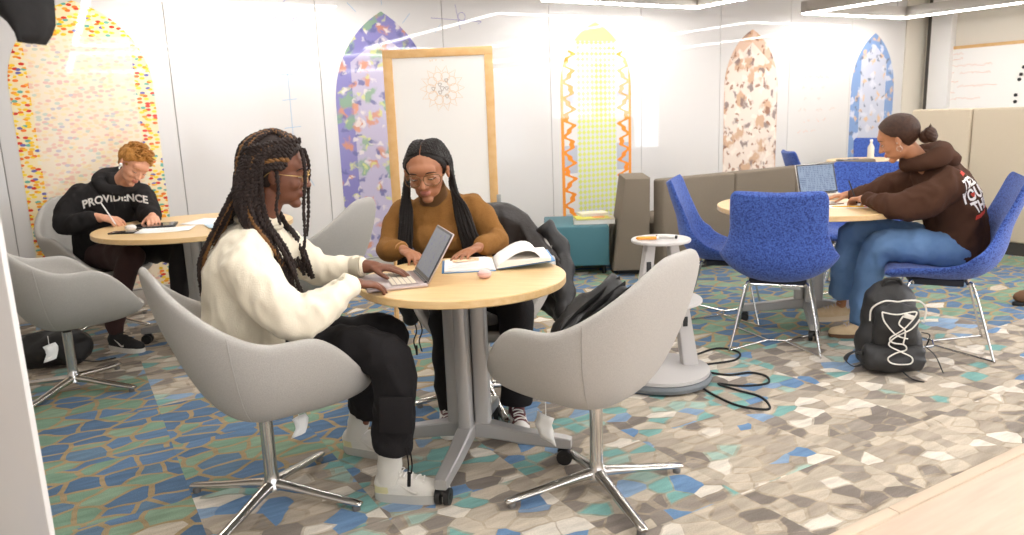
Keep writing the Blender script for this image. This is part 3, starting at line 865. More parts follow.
b = MB(); b.lathe([(0, 0.700), (0.138, 0.700), (0.142, 0.704), (0.142, 0.710), (0.139, 0.714), (0, 0.714)], 48); obj('top_shelf', b, greyp, pw, angle=30)
b = MB(); b.lathe([(0, 0.405), (0.194, 0.405), (0.198, 0.409), (0.198, 0.416), (0.195, 0.420), (0, 0.420)], 48); obj('middle_shelf', b, greyp, pw, angle=30)

# ---------- easel whiteboard
pine = mat('pine_frame', '#d8a96c', 0.5, speck=(18, '#e2bb86', 0.6))
wbm = mat('whiteboard_face', '#f0ece6', 0.22)
ez = thing('easel_whiteboard', 'tall pine-framed whiteboard easel behind the woman in mustard, with a faint flower drawing', 'whiteboard', (-0.415, 4.92, 0), R_(-3))
W2_, Z0, Z1 = 0.345, 0.50, 1.745
def bar(b, x, z, sx, sz, y=0.0, sy=0.035): b.box((x, y, z), (sx, sy, sz), bevel=0.003)
for nm, args in (('frame_rail', [(0, Z1-0.026, 2*W2_, 0.052)]), ('frame_rail', [(0, Z0+0.022, 2*W2_, 0.044)]),
                 ('frame_stile', [(-W2_+0.029, (Z0+Z1)/2, 0.058, Z1-Z0-0.09)]), ('frame_stile', [(W2_-0.026, (Z0+Z1)/2, 0.052, Z1-Z0-0.09)])):
    b = MB()
    for a in args: bar(b, *a)
    obj(nm, b, pine, ez)
b = MB(); b.box((0, 0.002, (Z0+Z1)/2), (2*W2_-0.08, 0.018, Z1-Z0-0.08)); face = obj('writing_surface', b, wbm, ez, smooth=False)
for sx in (-1, 1):
    for sy, n in ((-1, 'leg'), (1, 'leg')):
        b = MB(); b.tube([(sx*(W2_-0.02), 0.035*sy+0.02, Z0+0.25), (sx*(W2_-0.02), 0.02+0.26*sy, 0.0)], 0.016, 8); obj(n, b, pine, ez)
b = MB(); b.box((W2_+0.004, -0.012, 0.78), (0.028, 0.018, 0.085), bevel=0.003); b.tube([(W2_+0.002, -0.024, 0.80), (W2_+0.002, -0.018, 0.80)], 0.006, 10); obj('bracket', b, mat('zinc', '#aaa9a6', 0.4, 0.8), ez)
pet = []
cx, cz = 0.02, 1.50
for k in range(10):
    a = 2*PI*k/10; pet.append(circ(cx+0.075*math.cos(a), cz+0.075*math.sin(a), 0.028, 14))
for k in range(14):
    a = 2*PI*k/14; pet.append([(cx+0.10*math.cos(a-.2), cz+0.10*math.sin(a-.2)), (cx+0.142*math.cos(a), cz+0.142*math.sin(a)), (cx+0.10*math.cos(a+.2), cz+0.10*math.sin(a+.2))])
pet += [circ(cx, cz, 0.046, 24, w=0.005, k=8)]
ink('flower_drawing', pet + strokes(8, [(-0.05, 1.672, 0.08)], 0, 0.016), mat('ink_faint_orange', '#e6c9a8', 0.6), ez, w=0.0016, off=-0.0085)
pd = [circ(cx+0.035*math.cos(a)*(i % 2 + 1)*0.8, cz+0.035*math.sin(a)*(i % 2+1)*.8, 0.010, 10, w=0.003, k=3) for i, a in enumerate([k*PI/3 for k in range(6)])] + [circ(cx, cz, 0.012, 10, w=0.003, k=3)]
ink('flower_centres', pd, mat('ink_faint_grey', '#b5a79c', 0.6), ez, w=0.0022, off=-0.0088)

# ---------- whiteboard on the right wall
rw = thing('wall_whiteboard', 'pine-framed whiteboard with orange notes and five black magnets on the right wall', 'whiteboard', (U1-0.03, 4.9, 1.5), 0, room=True)
vL, vR, zt, zb = 6.09-4.9, 3.2-4.9, 1.97-1.5, 1.02-1.5
for nm, c, s in (('frame_rail', (0, (vL+vR)/2, zt-0.02), (0.03, vL-vR, 0.04)), ('frame_rail', (0, (vL+vR)/2, zb+0.02), (0.03, vL-vR, 0.04)),
                 ('frame_stile', (0, vL-0.02, (zt+zb)/2), (0.03, 0.04, zt-zb-0.08)), ('frame_stile', (0, vR+0.02, (zt+zb)/2), (0.03, 0.04, zt-zb-0.08))):
    b = MB(); b.box(c, s, bevel=0.003); obj(nm, b, pine, rw)
b = MB(); b.box((0.004, (vL+vR)/2, (zt+zb)/2), (0.016, vL-vR-0.07, zt-zb-0.07)); obj('writing_surface', b, wbm, rw, smooth=False)
for i, (x0, z0, x1) in enumerate([(-1.08, 0.37, -0.72), (-1.05, 0.31, -0.85), (-1.08, 0.22, -0.45), (-1.06, 0.14, -0.95), (-0.92, 0.12, -0.5), (-1.08, 0.02, -0.86), (-0.9, -0.04, -0.35), (-1.07, -0.12, -0.93), (-1.08, -0.2, -0.6)]):
    b = MB()
    pl = [p for q in strokes(20+i, [(x0, z0, x1)], 0, 0.035) for p in q]
    b.tube([(-0.006, -p[0], p[1]) for p in pl], 0.0022, 4, up=(1, 0, 0), ry=0.0006)
    obj('handwriting', b, ink_o, rw, smooth=False)
for dv, dz in ((0.05, 0.12), (0.075, 0.035), (0.09, -0.025), (0.115, -0.21), (0.115, -0.29)):
    b = MB(); b.tube([(-0.004, dv+0.06, dz+0.03), (-0.016, dv+0.06, dz+0.03)], 0.021, 16)
    obj('magnet', b, black_pl, rw)

# ---------- glossy white board edge-on at the left foreground, dark garment hanging from it
mb_ = thing('glass_markerboard', 'glossy white freestanding markerboard at the left edge, closest to the camera', 'whiteboard', (-1.245, 1.475, 0), R_(-14))
b = MB(); b.box((0, 0, 1.02), (0.62, 0.014, 1.88), bevel=0.003); obj('panel', b, mat('white_lacquered_glass', '#d2d0cd', 0.05, coat=0.3), mb_)
for s in (-0.25, 0.25):
    b = MB(); b.box((s, 0, 0.04), (0.04, 0.40, 0.03), bevel=0.006); b.box((s, 0, 0.075), (0.03, 0.03, 0.06)); obj('foot', b, satin, mb_)
# ================================================================ SMALL THINGS
def laptop(label, x, y, z, rot, w=0.30, d=0.205, lid=105, body='#b9aaa6', screen=None):
    """hinge at local +x side; user sits at -x looking to +x"""
    t = thing('laptop', label, 'laptop', (x, y, z), rot)
    bm_ = mat('laptop_shell_'+body.strip('#'), body, 0.35, 0.75)
    b = MB(); b.box((0, 0, 0.0065), (d, w, 0.013), bevel=0.004); obj('base', b, bm_, t)
    k = MB(); k.box((0.028, 0, 0.0135), (0.095, w*0.86, 0.002)); kb = obj('keyboard', k, mat('key_bed', '#978a84', 0.6), t, smooth=False)
    kk = MB()
    for i in range(5):
        for j in range(13):
            kk.box((-0.008+i*0.0178, -w*0.40+ (j+0.5)*w*0.80/13, 0.0152), (0.0145, w*0.80/13-0.003, 0.002))
    o = obj('keys', kk, mat('key_caps', '#d8cbb6' if body != '#9b9a98' else '#3b3b3b', 0.6), kb, smooth=False); o['kind'] = 'stuff'
    p = MB(); p.box((-0.062, 0, 0.0133), (0.058, 0.10, 0.0008)); obj('trackpad', p, mat('trackpad_grey', '#a79a95', 0.3, 0.5), t, smooth=False)
    a = R_(lid-90)
    M = Matrix.Translation((d/2-0.002, 0, 0.012)) @ Matrix.Rotation(a, 4, 'Y')
    l = MB(); l.box((0.003, 0, 0.100), (0.006, w, 0.200), bevel=0.0025); lo = obj('lid', l, bm_, t); lo.matrix_basis = M
    s = MB(); s.box((-0.0008, 0, 0.102), (0.0012, w-0.006, 0.190)); o = obj('bezel', s, mat('screen_bezel', '#141416', 0.3), lo, smooth=False)
    s = MB(); s.box((-0.0018, 0, 0.104), (0.0012, w-0.026, 0.170)); o = obj('screen', s, screen, lo, smooth=False)
    h = MB(); h.tube([(d/2-0.004, -w*0.42, 0.013), (d/2-0.004, w*0.42, 0.013)], 0.006, 10); obj('hinge', h, mat('hinge_dark', '#2c2a2a', 0.4), t)
    return t
def screen_mat(name, base, inkc, kind):
    m = bpy.data.materials.new(name); g = NG(m); tc = g.n('ShaderNodeTexCoord'); sx = g.n('ShaderNodeSeparateXYZ'); g.l(tc.outputs['Object'], sx.inputs[0])
    y, z = sx.outputs[1], sx.outputs[2]
    cb = g.n('ShaderNodeCombineXYZ'); g.l(y, cb.inputs[0]); g.l(z, cb.inputs[1])
    if kind == 'lines':
        n = g.n('ShaderNodeTexNoise'); n.inputs['Scale'].default_value = 1.0; g.l(g.vec('MULTIPLY', cb.outputs[0], (90, 18, 1)), n.inputs['Vector'])
        li = g.math('LESS_THAN', g.math('FRACT', g.math('MULTIPLY', z, 85)), 0.35)
        f = g.math('MULTIPLY', li, g.math('GREATER_THAN', n.outputs['Fac'], 0.5))
    else:
        n = g.n('ShaderNodeTexNoise'); n.inputs['Scale'].default_value = 38; n.inputs['Detail'].default_value = 1; g.l(cb.outputs[0], n.inputs['Vector'])
        f = g.math('LESS_THAN', g.math('ABSOLUTE', g.math('SUBTRACT', n.outputs['Fac'], 0.62)), 0.018)
    c = g.mix(f, base, inkc)
    g.b.inputs['Base Color'].default_value = (0.01, 0.01, 0.012, 1); g.b.inputs['Roughness'].default_value = 0.08
    g.l(c, g.b.inputs['Emission Color']); g.b.inputs['Emission Strength'].default_value = 0.30 if kind == 'ink' else 0.85
    return m
TZ = 0.7352
laptop('slim rose-grey laptop open on the front table, under the hands of the woman in cream', -0.442, 2.735, TZ, R_(17), 0.27, 0.215, 121, '#b9aaa6', screen_mat('screen_notes', '#6f7785', '#2c3f9a', 'ink'))
laptop('silver laptop showing a text page, open on the right table', 2.02, 4.77, TZ, R_(108), 0.30, 0.20, 106, '#c4c2bf', screen_mat('screen_text', '#9fb0c8', '#5d6f92', 'lines'))

# --- open textbook on the front table
def page_rows(w, h, n, bend, lift0, y0=0):
    rows = []
    for i in range(n+1):
        s = i/n; x = s*w; z = lift0*math.sin(min(1, s*2.2)*PI/2)*0.5 + bend*math.sin(s*PI)**0.8
        rows.append((x, z))
    return rows
bk = thing('textbook', 'open blue-covered textbook with an orange picture, on the front table', 'book', (-0.07, 3.00, TZ), R_(4))
cov = mat('book_cover_blue', '#3f7fb5', 0.4); pg = mat('book_page', '#eeebe6', 0.75)
b = MB(); b.box((-0.105, 0, 0.002), (0.21, 0.25, 0.003), rot=Euler((0, 0, 0)), bevel=0.001); b.box((0.12, 0.01, 0.016), (0.225, 0.25, 0.003), rot=Euler((0, -0.10, 0.0)), bevel=0.001); obj('cover', b, cov, bk)
for sgn, hh, w, zb in ((-1, 0.012, 0.20, 0.0035), (1, 0.030, 0.215, 0.008)):
    rows = []
    for i in range(13):
        s = i/12; x = sgn*s*w
        zt = zb + hh*(math.sin(min(1, s*5)*PI/2))*(1-0.55*s) + (0.020*s if sgn > 0 else 0.0)
        zl = zb + (0.022*s if sgn > 0 else 0)
        rows.append([Vector((x, -0.12, zl)), Vector((x, -0.12, zt)), Vector((x, 0.0, zt+0.001)), Vector((x, 0.12, zt)), Vector((x, 0.12, zl))])
    b = MB(); b.grid(rows, closed_u=True); 
    bmesh.ops.holes_fill(b.bm, edges=[e for e in b.bm.edges if e.is_boundary], sides=0)
    obj('page_block', b, pg, bk, angle=50)
rows = []
for i in range(10):       # one leaf curling up near the spine
    s = i/9; rows.append([Vector((0.185*math.sin(s*1.25)*1.0, -0.118+0.236*j/3, 0.012+0.055*math.sin(s*PI*0.9)+0.012*s)) for j in range(4)])
b = MB(); b.grid(rows); o = obj('lifted_leaf', b, pg, bk, angle=180); mod_solid(o, 0.0012)
b = MB(); b.add([(-0.165, 0.015, 0.0165), (-0.06, 0.03, 0.0168), (-0.06, 0.085, 0.0168), (-0.14, 0.10, 0.0165), (-0.17, 0.07, 0.0165)], [(0, 1, 2, 3, 4)])
o = obj('printed_picture', b, mat('orange_print', '#e2a873', 0.7, speck=(60, '#efe0cd', 0.8)), bk, smooth=False); mod_solid(o, 0.0008)
b = MB()
for k in range(6): b.box((-0.11, -0.10+0.016*k, 0.0148), (0.15-0.03*(k % 3), 0.003, 0.0006))
o = obj('printed_lines', b, mat('faint_print', '#c9c6c2', 0.7), bk, smooth=False); o['kind'] = 'stuff'

# --- pink earbud case
def earcase(label, x, y, z, rot, color, s=1.0):
    t = thing('earbud_case', label, 'earphone case', (x, y, z), rot)
    b = MB(); pts = []
    b.ell((0, 0, 0.017*s), (0.029*s, 0.022*s, 0.0175*s), u=24, v=12); 
    for v in b.bm.verts: v.co.z = max(v.co.z, 0.0)
    obj('case', b, mat('case_'+color.strip('#'), color, 0.35), t, angle=180)
    b = MB(); b.tube([tuple(p) for p in [(0.0292*s*math.cos(a), 0.0222*s*math.sin(a), 0.022*s) for a in [2*PI*k/24 for k in range(24)]]], 0.0006, 4, closed=True); obj('lid_seam', b, mat('seam_dark', '#8d7672', 0.5), t)
    return t
earcase('small pink earbud case on the front table before the textbook', -0.103, 2.755, TZ, R_(10), '#e6bab4', 0.92)

# --- papers etc on the left table
def sheet(label, x, y, z, rot, w, h, color='#f0eeea', lines=None, group=None, cat='paper', name='paper_sheet', curl=0.004):
    t = thing(name, label, cat, (x, y, z), rot, group)
    rows = [[Vector((-w/2+w*i/8, -h/2+h*j/6, 0.0006+curl*(abs(i/8-.5)*2)**3)) for j in range(7)] for i in range(9)]
    b = MB(); b.grid(rows); o = obj('sheet', b, mat('sheet_'+color.strip('#'), color, 0.8), t, angle=180); mod_solid(o, 0.0012)
    if lines:
        b = MB()
        for k in range(lines): b.box((-w*0.05*(k % 2), h*0.38-k*h*0.8/lines, 0.0022), (w*0.6, 0.0016, 0.0005))
        o = obj('written_lines', b, mat('faint_print', '#c9c6c2', 0.7), t, smooth=False); o['kind'] = 'stuff'
    return t
sheet('white worksheet on the left table under the hand of the man', -2.02, 4.43, TZ, R_(12), 0.30, 0.22, lines=8)
sheet('large white sheet at the middle of the left table', -1.80, 4.74, TZ, R_(-8), 0.42, 0.28, '#f4f2ee')
sheet('pale blue sheet at the right of the left table', -1.70, 4.52, TZ+0.0035, R_(30), 0.22, 0.20, '#c5d9e6')
tb_ = thing('tablet', 'black tablet in a folio beneath the hand of the man in black hoodie', 'tablet', (-2.17, 4.60, TZ), R_(18))
b = MB(); b.box((0, 0, 0.006), (0.26, 0.19, 0.012), bevel=0.004); obj('folio', b, black_pl, tb_)
b = MB(); b.box((0, 0, 0.0125), (0.23, 0.16, 0.001)); obj('screen', b, mat('dark_glass', '#24262b', 0.08), tb_, smooth=False)
ph = thing('smartphone', 'black phone lying at the near edge of the left table', 'phone', (-2.235, 4.36, TZ), R_(5))
b = MB(); b.box((0, 0, 0.0045), (0.15, 0.074, 0.009), bevel=0.004, seg=3); obj('body', b, black_pl, ph)
b = MB(); b.box((0, 0, 0.0092), (0.142, 0.067, 0.0008)); obj('screen', b, mat('dark_glass', '#24262b', 0.08), ph, smooth=False)
b = MB(); b.box((-0.05, 0.022, 0.0098), (0.022, 0.018, 0.0012), bevel=0.0005); obj('camera_island', b, black_rub, ph)
earcase('white earbud case beside the black phone on the left table', -2.235, 4.45, TZ, 0.2, '#eeeae6', 1.1)

# --- right table: sheets, yellow pencil
sheet('white notes on the right table beneath the pencil', 1.94, 4.36, TZ, R_(-12), 0.30, 0.24, lines=9)
sheet('white sheet beside the laptop on the right table', 1.83, 4.60, TZ, R_(8), 0.20, 0.26, '#f4f2ee')
def pencil(label, p, q, r, c1, tipc, endc, name='pencil', cat='pencil', z=None):
    P, Q = Vector(p), Vector(q); t = thing(name, label, cat, (p[0], p[1], p[2]), 0)
    d = Q-P
    f = lambda s: tuple(d*s)
    b = MB(); b.tube([f(0.08), f(0.92)], r, 8); obj('barrel', b, mat('stick_'+c1.strip('#'), c1, 0.4), t)
    b = MB(); b.tube([f(0.08), f(0.0)], [r, r*0.25], 8); obj('tip', b, mat('stick_'+tipc.strip('#'), tipc, 0.5), t)
    b = MB(); b.tube([f(0.92), f(1.0)], [r, r*0.95], 8); obj('cap', b, mat('stick_'+endc.strip('#'), endc, 0.5), t)
    return t
pencil('yellow pencil lying on the notes of the right table', (1.83, 4.31, TZ+0.007), (2.01, 4.245, TZ+0.007), 0.004, '#e9b93a', '#caa57a', '#d98080')
pencil('thin brown pencil crossing the notes on the right table', (1.80, 4.375, TZ+0.007), (1.95, 4.41, TZ+0.007), 0.0035, '#8a6636', '#3a2a1c', '#8a6636')
# --- markers on the tower
pencil('orange dry-erase marker with white cap on the power tower', (0.595, 3.575, 0.7245), (0.70, 3.56, 0.7245), 0.0085, '#e89a35', '#e89a35', '#efece8', 'marker', 'marker')
pencil('black dry-erase marker with white barrel on the power tower', (0.70, 3.62, 0.7245), (0.79, 3.565, 0.7245), 0.0085, '#dedad5', '#222222', '#222222', 'marker', 'marker')

# --- books on the teal bench
def book(label, x, y, z, rot, w, d, h, c, group='books on the teal bench'):
    t = thing('book', label, 'book', (x, y, z), rot, group)
    b = MB(); cvm = mat('cover_'+c.strip('#'), c, 0.4)
    b.box((0, 0, 0.0015), (w, d, 0.003), bevel=0.001); b.box((0, 0, h-0.0015), (w, d, 0.003), bevel=0.001); b.box((-w/2+0.0015, 0, h/2), (0.003, d, h), bevel=0.001)
    obj('cover', b, cvm, t)
    b = MB(); b.box((0.002, 0, h/2), (w-0.008, d-0.010, h-0.006)); obj('page_block', b, pg, t, smooth=False)
    return t
book('thick white-paged book at the bottom of the pile on the teal bench', 0.70, 6.32, 0.411, R_(-4), 0.34, 0.26, 0.038, '#c9c2b2')
bb_ = book('yellow and green covered magazine on top of the thick book', 0.68, 6.30, 0.4495, R_(5), 0.28, 0.21, 0.010, '#d8d24a')
b = MB(); b.box((0.05, -0.02, 0.0105), (0.10, 0.12, 0.0008)); obj('cover_picture', b, mat('cover_orange', '#e08a3c', 0.5), bb_, smooth=False)
book('cream folded booklet at the back of the pile on the teal bench', 0.70, 6.40, 0.4600, R_(12), 0.24, 0.17, 0.024, '#e6e0c8')

# --- far table clutter
b = MB(); b.lathe([(0, 0), (0.033, 0), (0.040, 0.11), (0.037, 0.11), (0.031, 0.006), (0, 0.006)], 24); cup = thing('paper_cup', 'white paper cup on the far table behind the writing woman', 'cup', (3.80, 7.62, TZ), 0); obj('cup', b, white_paper, cup)
b = MB(); b.lathe([(0, 0.108), (0.042, 0.108), (0.043, 0.112), (0.038, 0.118), (0, 0.119)], 24); obj('lid', b, mat('lid_white', '#f2f0ee', 0.4), cup)
b = MB(); b.lathe([(0, 0), (0.030, 0), (0.032, 0.01), (0.032, 0.12), (0.012, 0.16), (0.012, 0.18), (0, 0.18)], 20); wb2 = thing('water_bottle', 'tall pale bottle beside the cup on the far table', 'bottle', (3.70, 7.80, TZ), 0); obj('bottle', b, mat('bottle_pale', '#d9d6c9', 0.3), wb2)
b = MB(); b.lathe([(0, 0.18), (0.014, 0.18), (0.014, 0.198), (0, 0.20)], 16); obj('cap', b, mat('lid_white', '#f2f0ee', 0.4), wb2)
tt = thing('tablet', 'dark tablet on the far table near its left edge', 'tablet', (3.47, 7.72, TZ), 0.2)
b = MB(); b.box((0, 0, 0.006), (0.24, 0.17, 0.012), bevel=0.004); obj('body', b, black_pl, tt)
b = MB(); b.box((0, 0, 0.0125), (0.215, 0.15, 0.001)); obj('screen', b, mat('dark_glass', '#24262b', 0.08), tt, smooth=False)

# --- power cable on the floor
pts = [(0.86, 3.72, 0.03), (0.93, 3.90, 0.006), (1.12, 4.05, 0.006), (1.22, 3.97, 0.006), (1.16, 3.84, 0.006), (0.98, 3.78, 0.006), (0.95, 3.70, 0.006), (1.06, 3.62, 0.006), (1.18, 3.64, 0.006), (1.24, 3.58, 0.006), (1.21, 3.48, 0.006), (1.08, 3.46, 0.006), (0.98, 3.50, 0.006), (1.05, 3.40, 0.006),
       (1.12, 3.32, 0.006), (1.13, 3.22, 0.006), (1.10, 3.16, 0.006), (0.99, 3.22, 0.006), (0.92, 3.36, 0.006), (0.88, 3.46, 0.012)]
b = MB(); o0 = cw(pts[0][0], pts[0][1]); b.tube([(p[0]-0.86, p[1]-3.72, p[2]) for p in spline(pts, 8)], 0.0055, 8)
o = obj('power_cable', b, black_rub); solo(o, (0.86, 3.72, 0), 0, 'black power cable looping over the carpet from the power tower', 'cable')

# --- cloth helper: lumpy soft bag or coat from fused ellipsoids
nyl = mat('black_nylon', '#232222', 0.55, bump=(40, 0.25))
nyl2 = mat('black_nylon_matte', '#1c1b1c', 0.7, bump=(60, 0.2))

# --- backpack by the brown-hoodie woman
bp = thing('backpack', 'black backpack with white bungee cord standing before the blue chair of the writing woman', 'backpack', (1.87, 3.60, 0), R_(-8))
def bpY(x): return x
b = MB()
b.ell((0, 0.07, 0.13), (0.165, 0.10, 0.14)); b.ell((0, 0.09, 0.29), (0.135, 0.085, 0.16)); b.box((0, 0.07, 0.08), (0.28, 0.15, 0.14), bevel=0.03)
b.box((0, 0.09, 0.24), (0.24, 0.12, 0.22), bevel=0.04)
soft('main_compartment', b, nyl, bp, 0.012, 6, folds=[(0.006, (7, 7, 10))])
b = MB(); b.box((0, -0.02, 0.235), (0.205, 0.07, 0.21), bevel=0.03); b.ell((0, -0.025, 0.24), (0.10, 0.052, 0.12)); soft('front_pocket', b, nyl, bp, 0.010, 5, folds=[(0.004, (9, 9, 12))])
b = MB(); b.box((-0.01, -0.035, 0.085), (0.29, 0.08, 0.13), bevel=0.03); b.ell((0, -0.05, 0.07), (0.14, 0.05, 0.06)); soft('lower_pocket', b, nyl, bp, 0.010, 5, folds=[(0.006, (8, 8, 14))])
wc = mat('white_cord', '#d9d5cc', 0.6)
def bpcurve(name, pts, r, m_, closed=False):
    b = MB(); b.tube([tuple(p) for p in spline(pts, 6, closed)], r, 6, closed=closed); return obj(name, b, m_, bp)
bpcurve('piping', [(-0.125, -0.035, 0.27), (-0.122, -0.045, 0.335), (-0.07, -0.06, 0.375), (-0.01, -0.062, 0.372), (0.03, -0.062, 0.378), (0.09, -0.055, 0.372), (0.128, -0.04, 0.33), (0.125, -0.03, 0.26)], 0.0042, wc)
yf = -0.088
bpcurve('bungee_cord', [(-0.085, yf+0.01, 0.325), (-0.02, yf, 0.315), (0.07, yf+.005, 0.325), (0.02, yf-.004, 0.25), (-0.045, yf-.004, 0.20), (-0.03, yf-.004, 0.175), (0.02, yf-.004, 0.165), (0.03, yf-.004, 0.14), (-0.02, yf-0.012, 0.125), (-0.055, yf-.018, 0.10), (-0.03, yf-.022, 0.075), (0.045, yf-.022, 0.075), (0.055, yf-.016, 0.105), (0.0, yf-.012, 0.135), (-0.05, yf-.004, 0.165), (-0.02, yf-.004, 0.205), (0.05, yf-.002, 0.245), (0.085, yf+0.004, 0.29)], 0.0036, wc)
bpcurve('bungee_cord', [(-0.085, yf+0.01, 0.325), (-0.075, yf, 0.28), (-0.02, yf-.004, 0.215), (0.035, yf-.004, 0.195)], 0.0036, wc)
bpcurve('bungee_cord', [(0.01, yf, 0.31), (-0.01, yf-.004, 0.27), (0.02, yf-.006, 0.235), (0.015, yf-.006, 0.17)], 0.0036, wc)
b = MB(); b.box((0.035, yf-0.002, 0.305), (0.05, 0.012, 0.022), rot=Euler((0, 0.3, 0)), bevel=0.004); obj('cord_lock', b, wc, bp)
b = MB(); b.tube([tuple(p) for p in spline([(-0.045, 0.07, 0.415), (-0.03, 0.06, 0.455), (0.03, 0.06, 0.455), (0.045, 0.07, 0.415)], 6)], 0.008, 8, up=(0, 1, 0), ry=0.014); obj('handle', b, nyl2, bp)
for pts in ([(-0.15, 0.0, 0.11), (-0.21, -0.03, 0.10), (-0.235, -0.06, 0.075), (-0.20, -0.08, 0.05), (-0.15, -0.06, 0.06)], [(0.15, 0.0, 0.13), (0.19, -0.03, 0.09), (0.22, -0.06, 0.012)], [(0.02, -0.08, 0.03), (0.05, -0.13, 0.008), (0.09, -0.17, 0.006)], [(0.13, 0.0, 0.2), (0.165, -0.01, 0.19), (0.15, -0.02, 0.14)]):
    b = MB(); b.tube([tuple(p) for p in spline(pts, 5)], 0.011, 8, up=(0.3, 0.2, 1), ry=0.0025); obj('strap', b, nyl2, bp)
b = MB(); b.tube([(-0.18, -0.05, 0.11), (-0.16, -0.06, 0.11)], 0.012, 8); obj('buckle', b, black_pl, bp)

# --- dark bag under the chair of the man
bg_ = thing('duffel_bag', 'black bag on the floor behind the left grey chair', 'bag', (-2.68, 4.25, 0), 0.2)
b = MB(); b.ell((0, 0, 0.10), (0.22, 0.14, 0.10)); b.box((0, 0, 0.07), (0.36, 0.2, 0.13), bevel=0.04); b.ell((0.06, -0.03, 0.15), (0.14, 0.09, 0.06))
soft('body', b, nyl, bg_, 0.013, 5, folds=[(0.010, (8, 8, 10))])
b = MB(); b.tube([tuple(p) for p in spline([(0.14, -0.12, 0.05), (0.25, -0.10, 0.02), (0.33, -0.02, 0.008)], 5)], 0.009, 8, up=(0, 0, 1), ry=0.003); obj('strap', b, nyl2, bg_)
b = MB(); b.tube([tuple(p) for p in spline([(-0.16, -0.02, 0.185), (-0.05, -0.05, 0.205), (0.08, -0.05, 0.213), (0.16, -0.02, 0.17)], 5)], 0.004, 6); obj('zip', b, mat('zip_grey', '#555557', 0.4, 0.6), bg_)

# --- black bag lying on the seat of the right grey chair
sb = thing('shoulder_bag', 'slumped black bag on the seat of the right grey chair', 'bag', (0.27, 2.55, 0.462), R_(30))
sb.scale = (1.0, 1.0, 1.3)
b = MB(); b.ell((0.0, 0.0, 0.07), (0.16, 0.13, 0.07)); b.ell((0.02, 0.04, 0.11), (0.15, 0.09, 0.055), rot=Euler((0.1, -0.42, 0.1))); b.ell((0.09, 0.03, 0.15), (0.09, 0.08, 0.06), rot=Euler((0.1, -0.5, 0)))
soft('body', b, nyl, sb, 0.012, 4, folds=[(0.014, (10, 10, 9))])
for k in range(3):
    b = MB(); b.tube([tuple(p) for p in spline([(-0.15+0.02*k, -0.02-0.03*k, 0.10), (-0.07+0.02*k, -0.01-0.03*k, 0.145), (0.04+0.02*k, 0.0-0.03*k, 0.185), (0.13, 0.01-0.03*k, 0.215-0.01*k)], 6)], 0.012, 8, up=(0, 1, 0.5), ry=0.004); obj('strap', b, nyl2, sb)

# --- puffer jacket over the back of the centre chair
jk = thing('puffer_jacket', 'dark brown quilted jacket hung over the chair back of the woman in mustard', 'jacket', (-0.14, 3.44, 0), R_(-97))
def jacket():
    rows = []
    nth, nz = 46, 54
    for i in range(nz+1):
        s = i/nz; row = []
        for k in range(nth+1):
            a = -1.35+2.2*k/nth                      # around the chair back; 0 = straight behind
            # over the rim: inside down a little, then outside far down
            hr = 0.66+0.225*smoothstep(1.62, 2.95, PI-abs(a)) + 0.018
            base = 0.302 + 0.020*min(1, abs(a)/1.2)
            if s < 0.38:
                q = s/0.38; r = base-0.085+0.085*q**2.6; z = hr-0.26+0.26*math.sin(q*PI/2)
            else:
                q = (s-0.38)/0.62; r = base+0.030*math.sin(min(1, q*3)*PI/2)+0.012*math.sin(q*PI); z = hr-0.42*q**1.15-0.10*q*math.cos(a*1.7)
            puff = 0.015*abs(math.sin(q*9.5*PI/1.6 + a*0.5 if s >= 0.38 else q*5))**0.7
            n_ = noise.noise(Vector((a*3.1, s*4, 1.3)))*0.012 + noise.noise(Vector((a*9, s*18, 4.3)))*0.010
            rr = r+puff+n_
            row.append(Vector((-rr*math.cos(a), -rr*math.sin(a)*1.0, z)))
        rows.append(row)
    b = MB(); b.grid(rows); return b
o = obj('quilted_body', jacket(), mat('dark_brown_shell', '#28221f', 0.5, bump=(45, 0.25)), jk, angle=180); outward(o.data, (0, 0, 0.6)); mod_solid(o, 0.018, -1)
def jl(x, y): return x, y
b = MB(); pr = spline([(-0.22, 0.27, 0.80, .045), (-0.20, 0.35, 0.68, .05), (-0.10, 0.375, 0.54, .048), (-0.02, 0.375, 0.42, .045), (0.0, 0.37, 0.33, .03)], 8)
b.tube([(q[0], q[1], q[2]) for q in pr], [q[3]*(1+0.14*math.sin(i*1.1)) for i, q in enumerate(pr)], 16); obj('sleeve', b, mat('black_shell', '#191717', 0.5, bump=(45, 0.25)), jk, angle=180)

# hanging black bag corner with cords left of the centre chair
cb_ = thing('drawstring_pouch', 'black cloth end with hanging cords beneath the left side of the front table', 'bag', (-0.47, 3.36, 0), 0.1)
b = MB(); b.ell((0, 0, 0.52), (0.055, 0.05, 0.10)); b.ell((0.03, 0.02, 0.56), (0.06, 0.06, 0.07)); b.ell((0.0, 0, 0.44), (0.035, 0.03, 0.04)); soft('cloth', b, nyl2, cb_, 0.009, 4, folds=[(0.008, (14, 14, 8))])
for dx in (0.01, 0.035):
    b = MB(); b.tube([tuple(p) for p in spline([(dx, 0, 0.43), (dx+0.012, 0.0, 0.37), (dx-0.004, 0.0, 0.32), (dx+0.006, 0, 0.27)], 5)], 0.0035, 6); obj('cord', b, black_rub, cb_)
b = MB(); b.tube([(0.016, 0, 0.30), (0.016, 0, 0.255)], [0.006, 0.005], 8); obj('cord_end', b, black_rub, cb_)

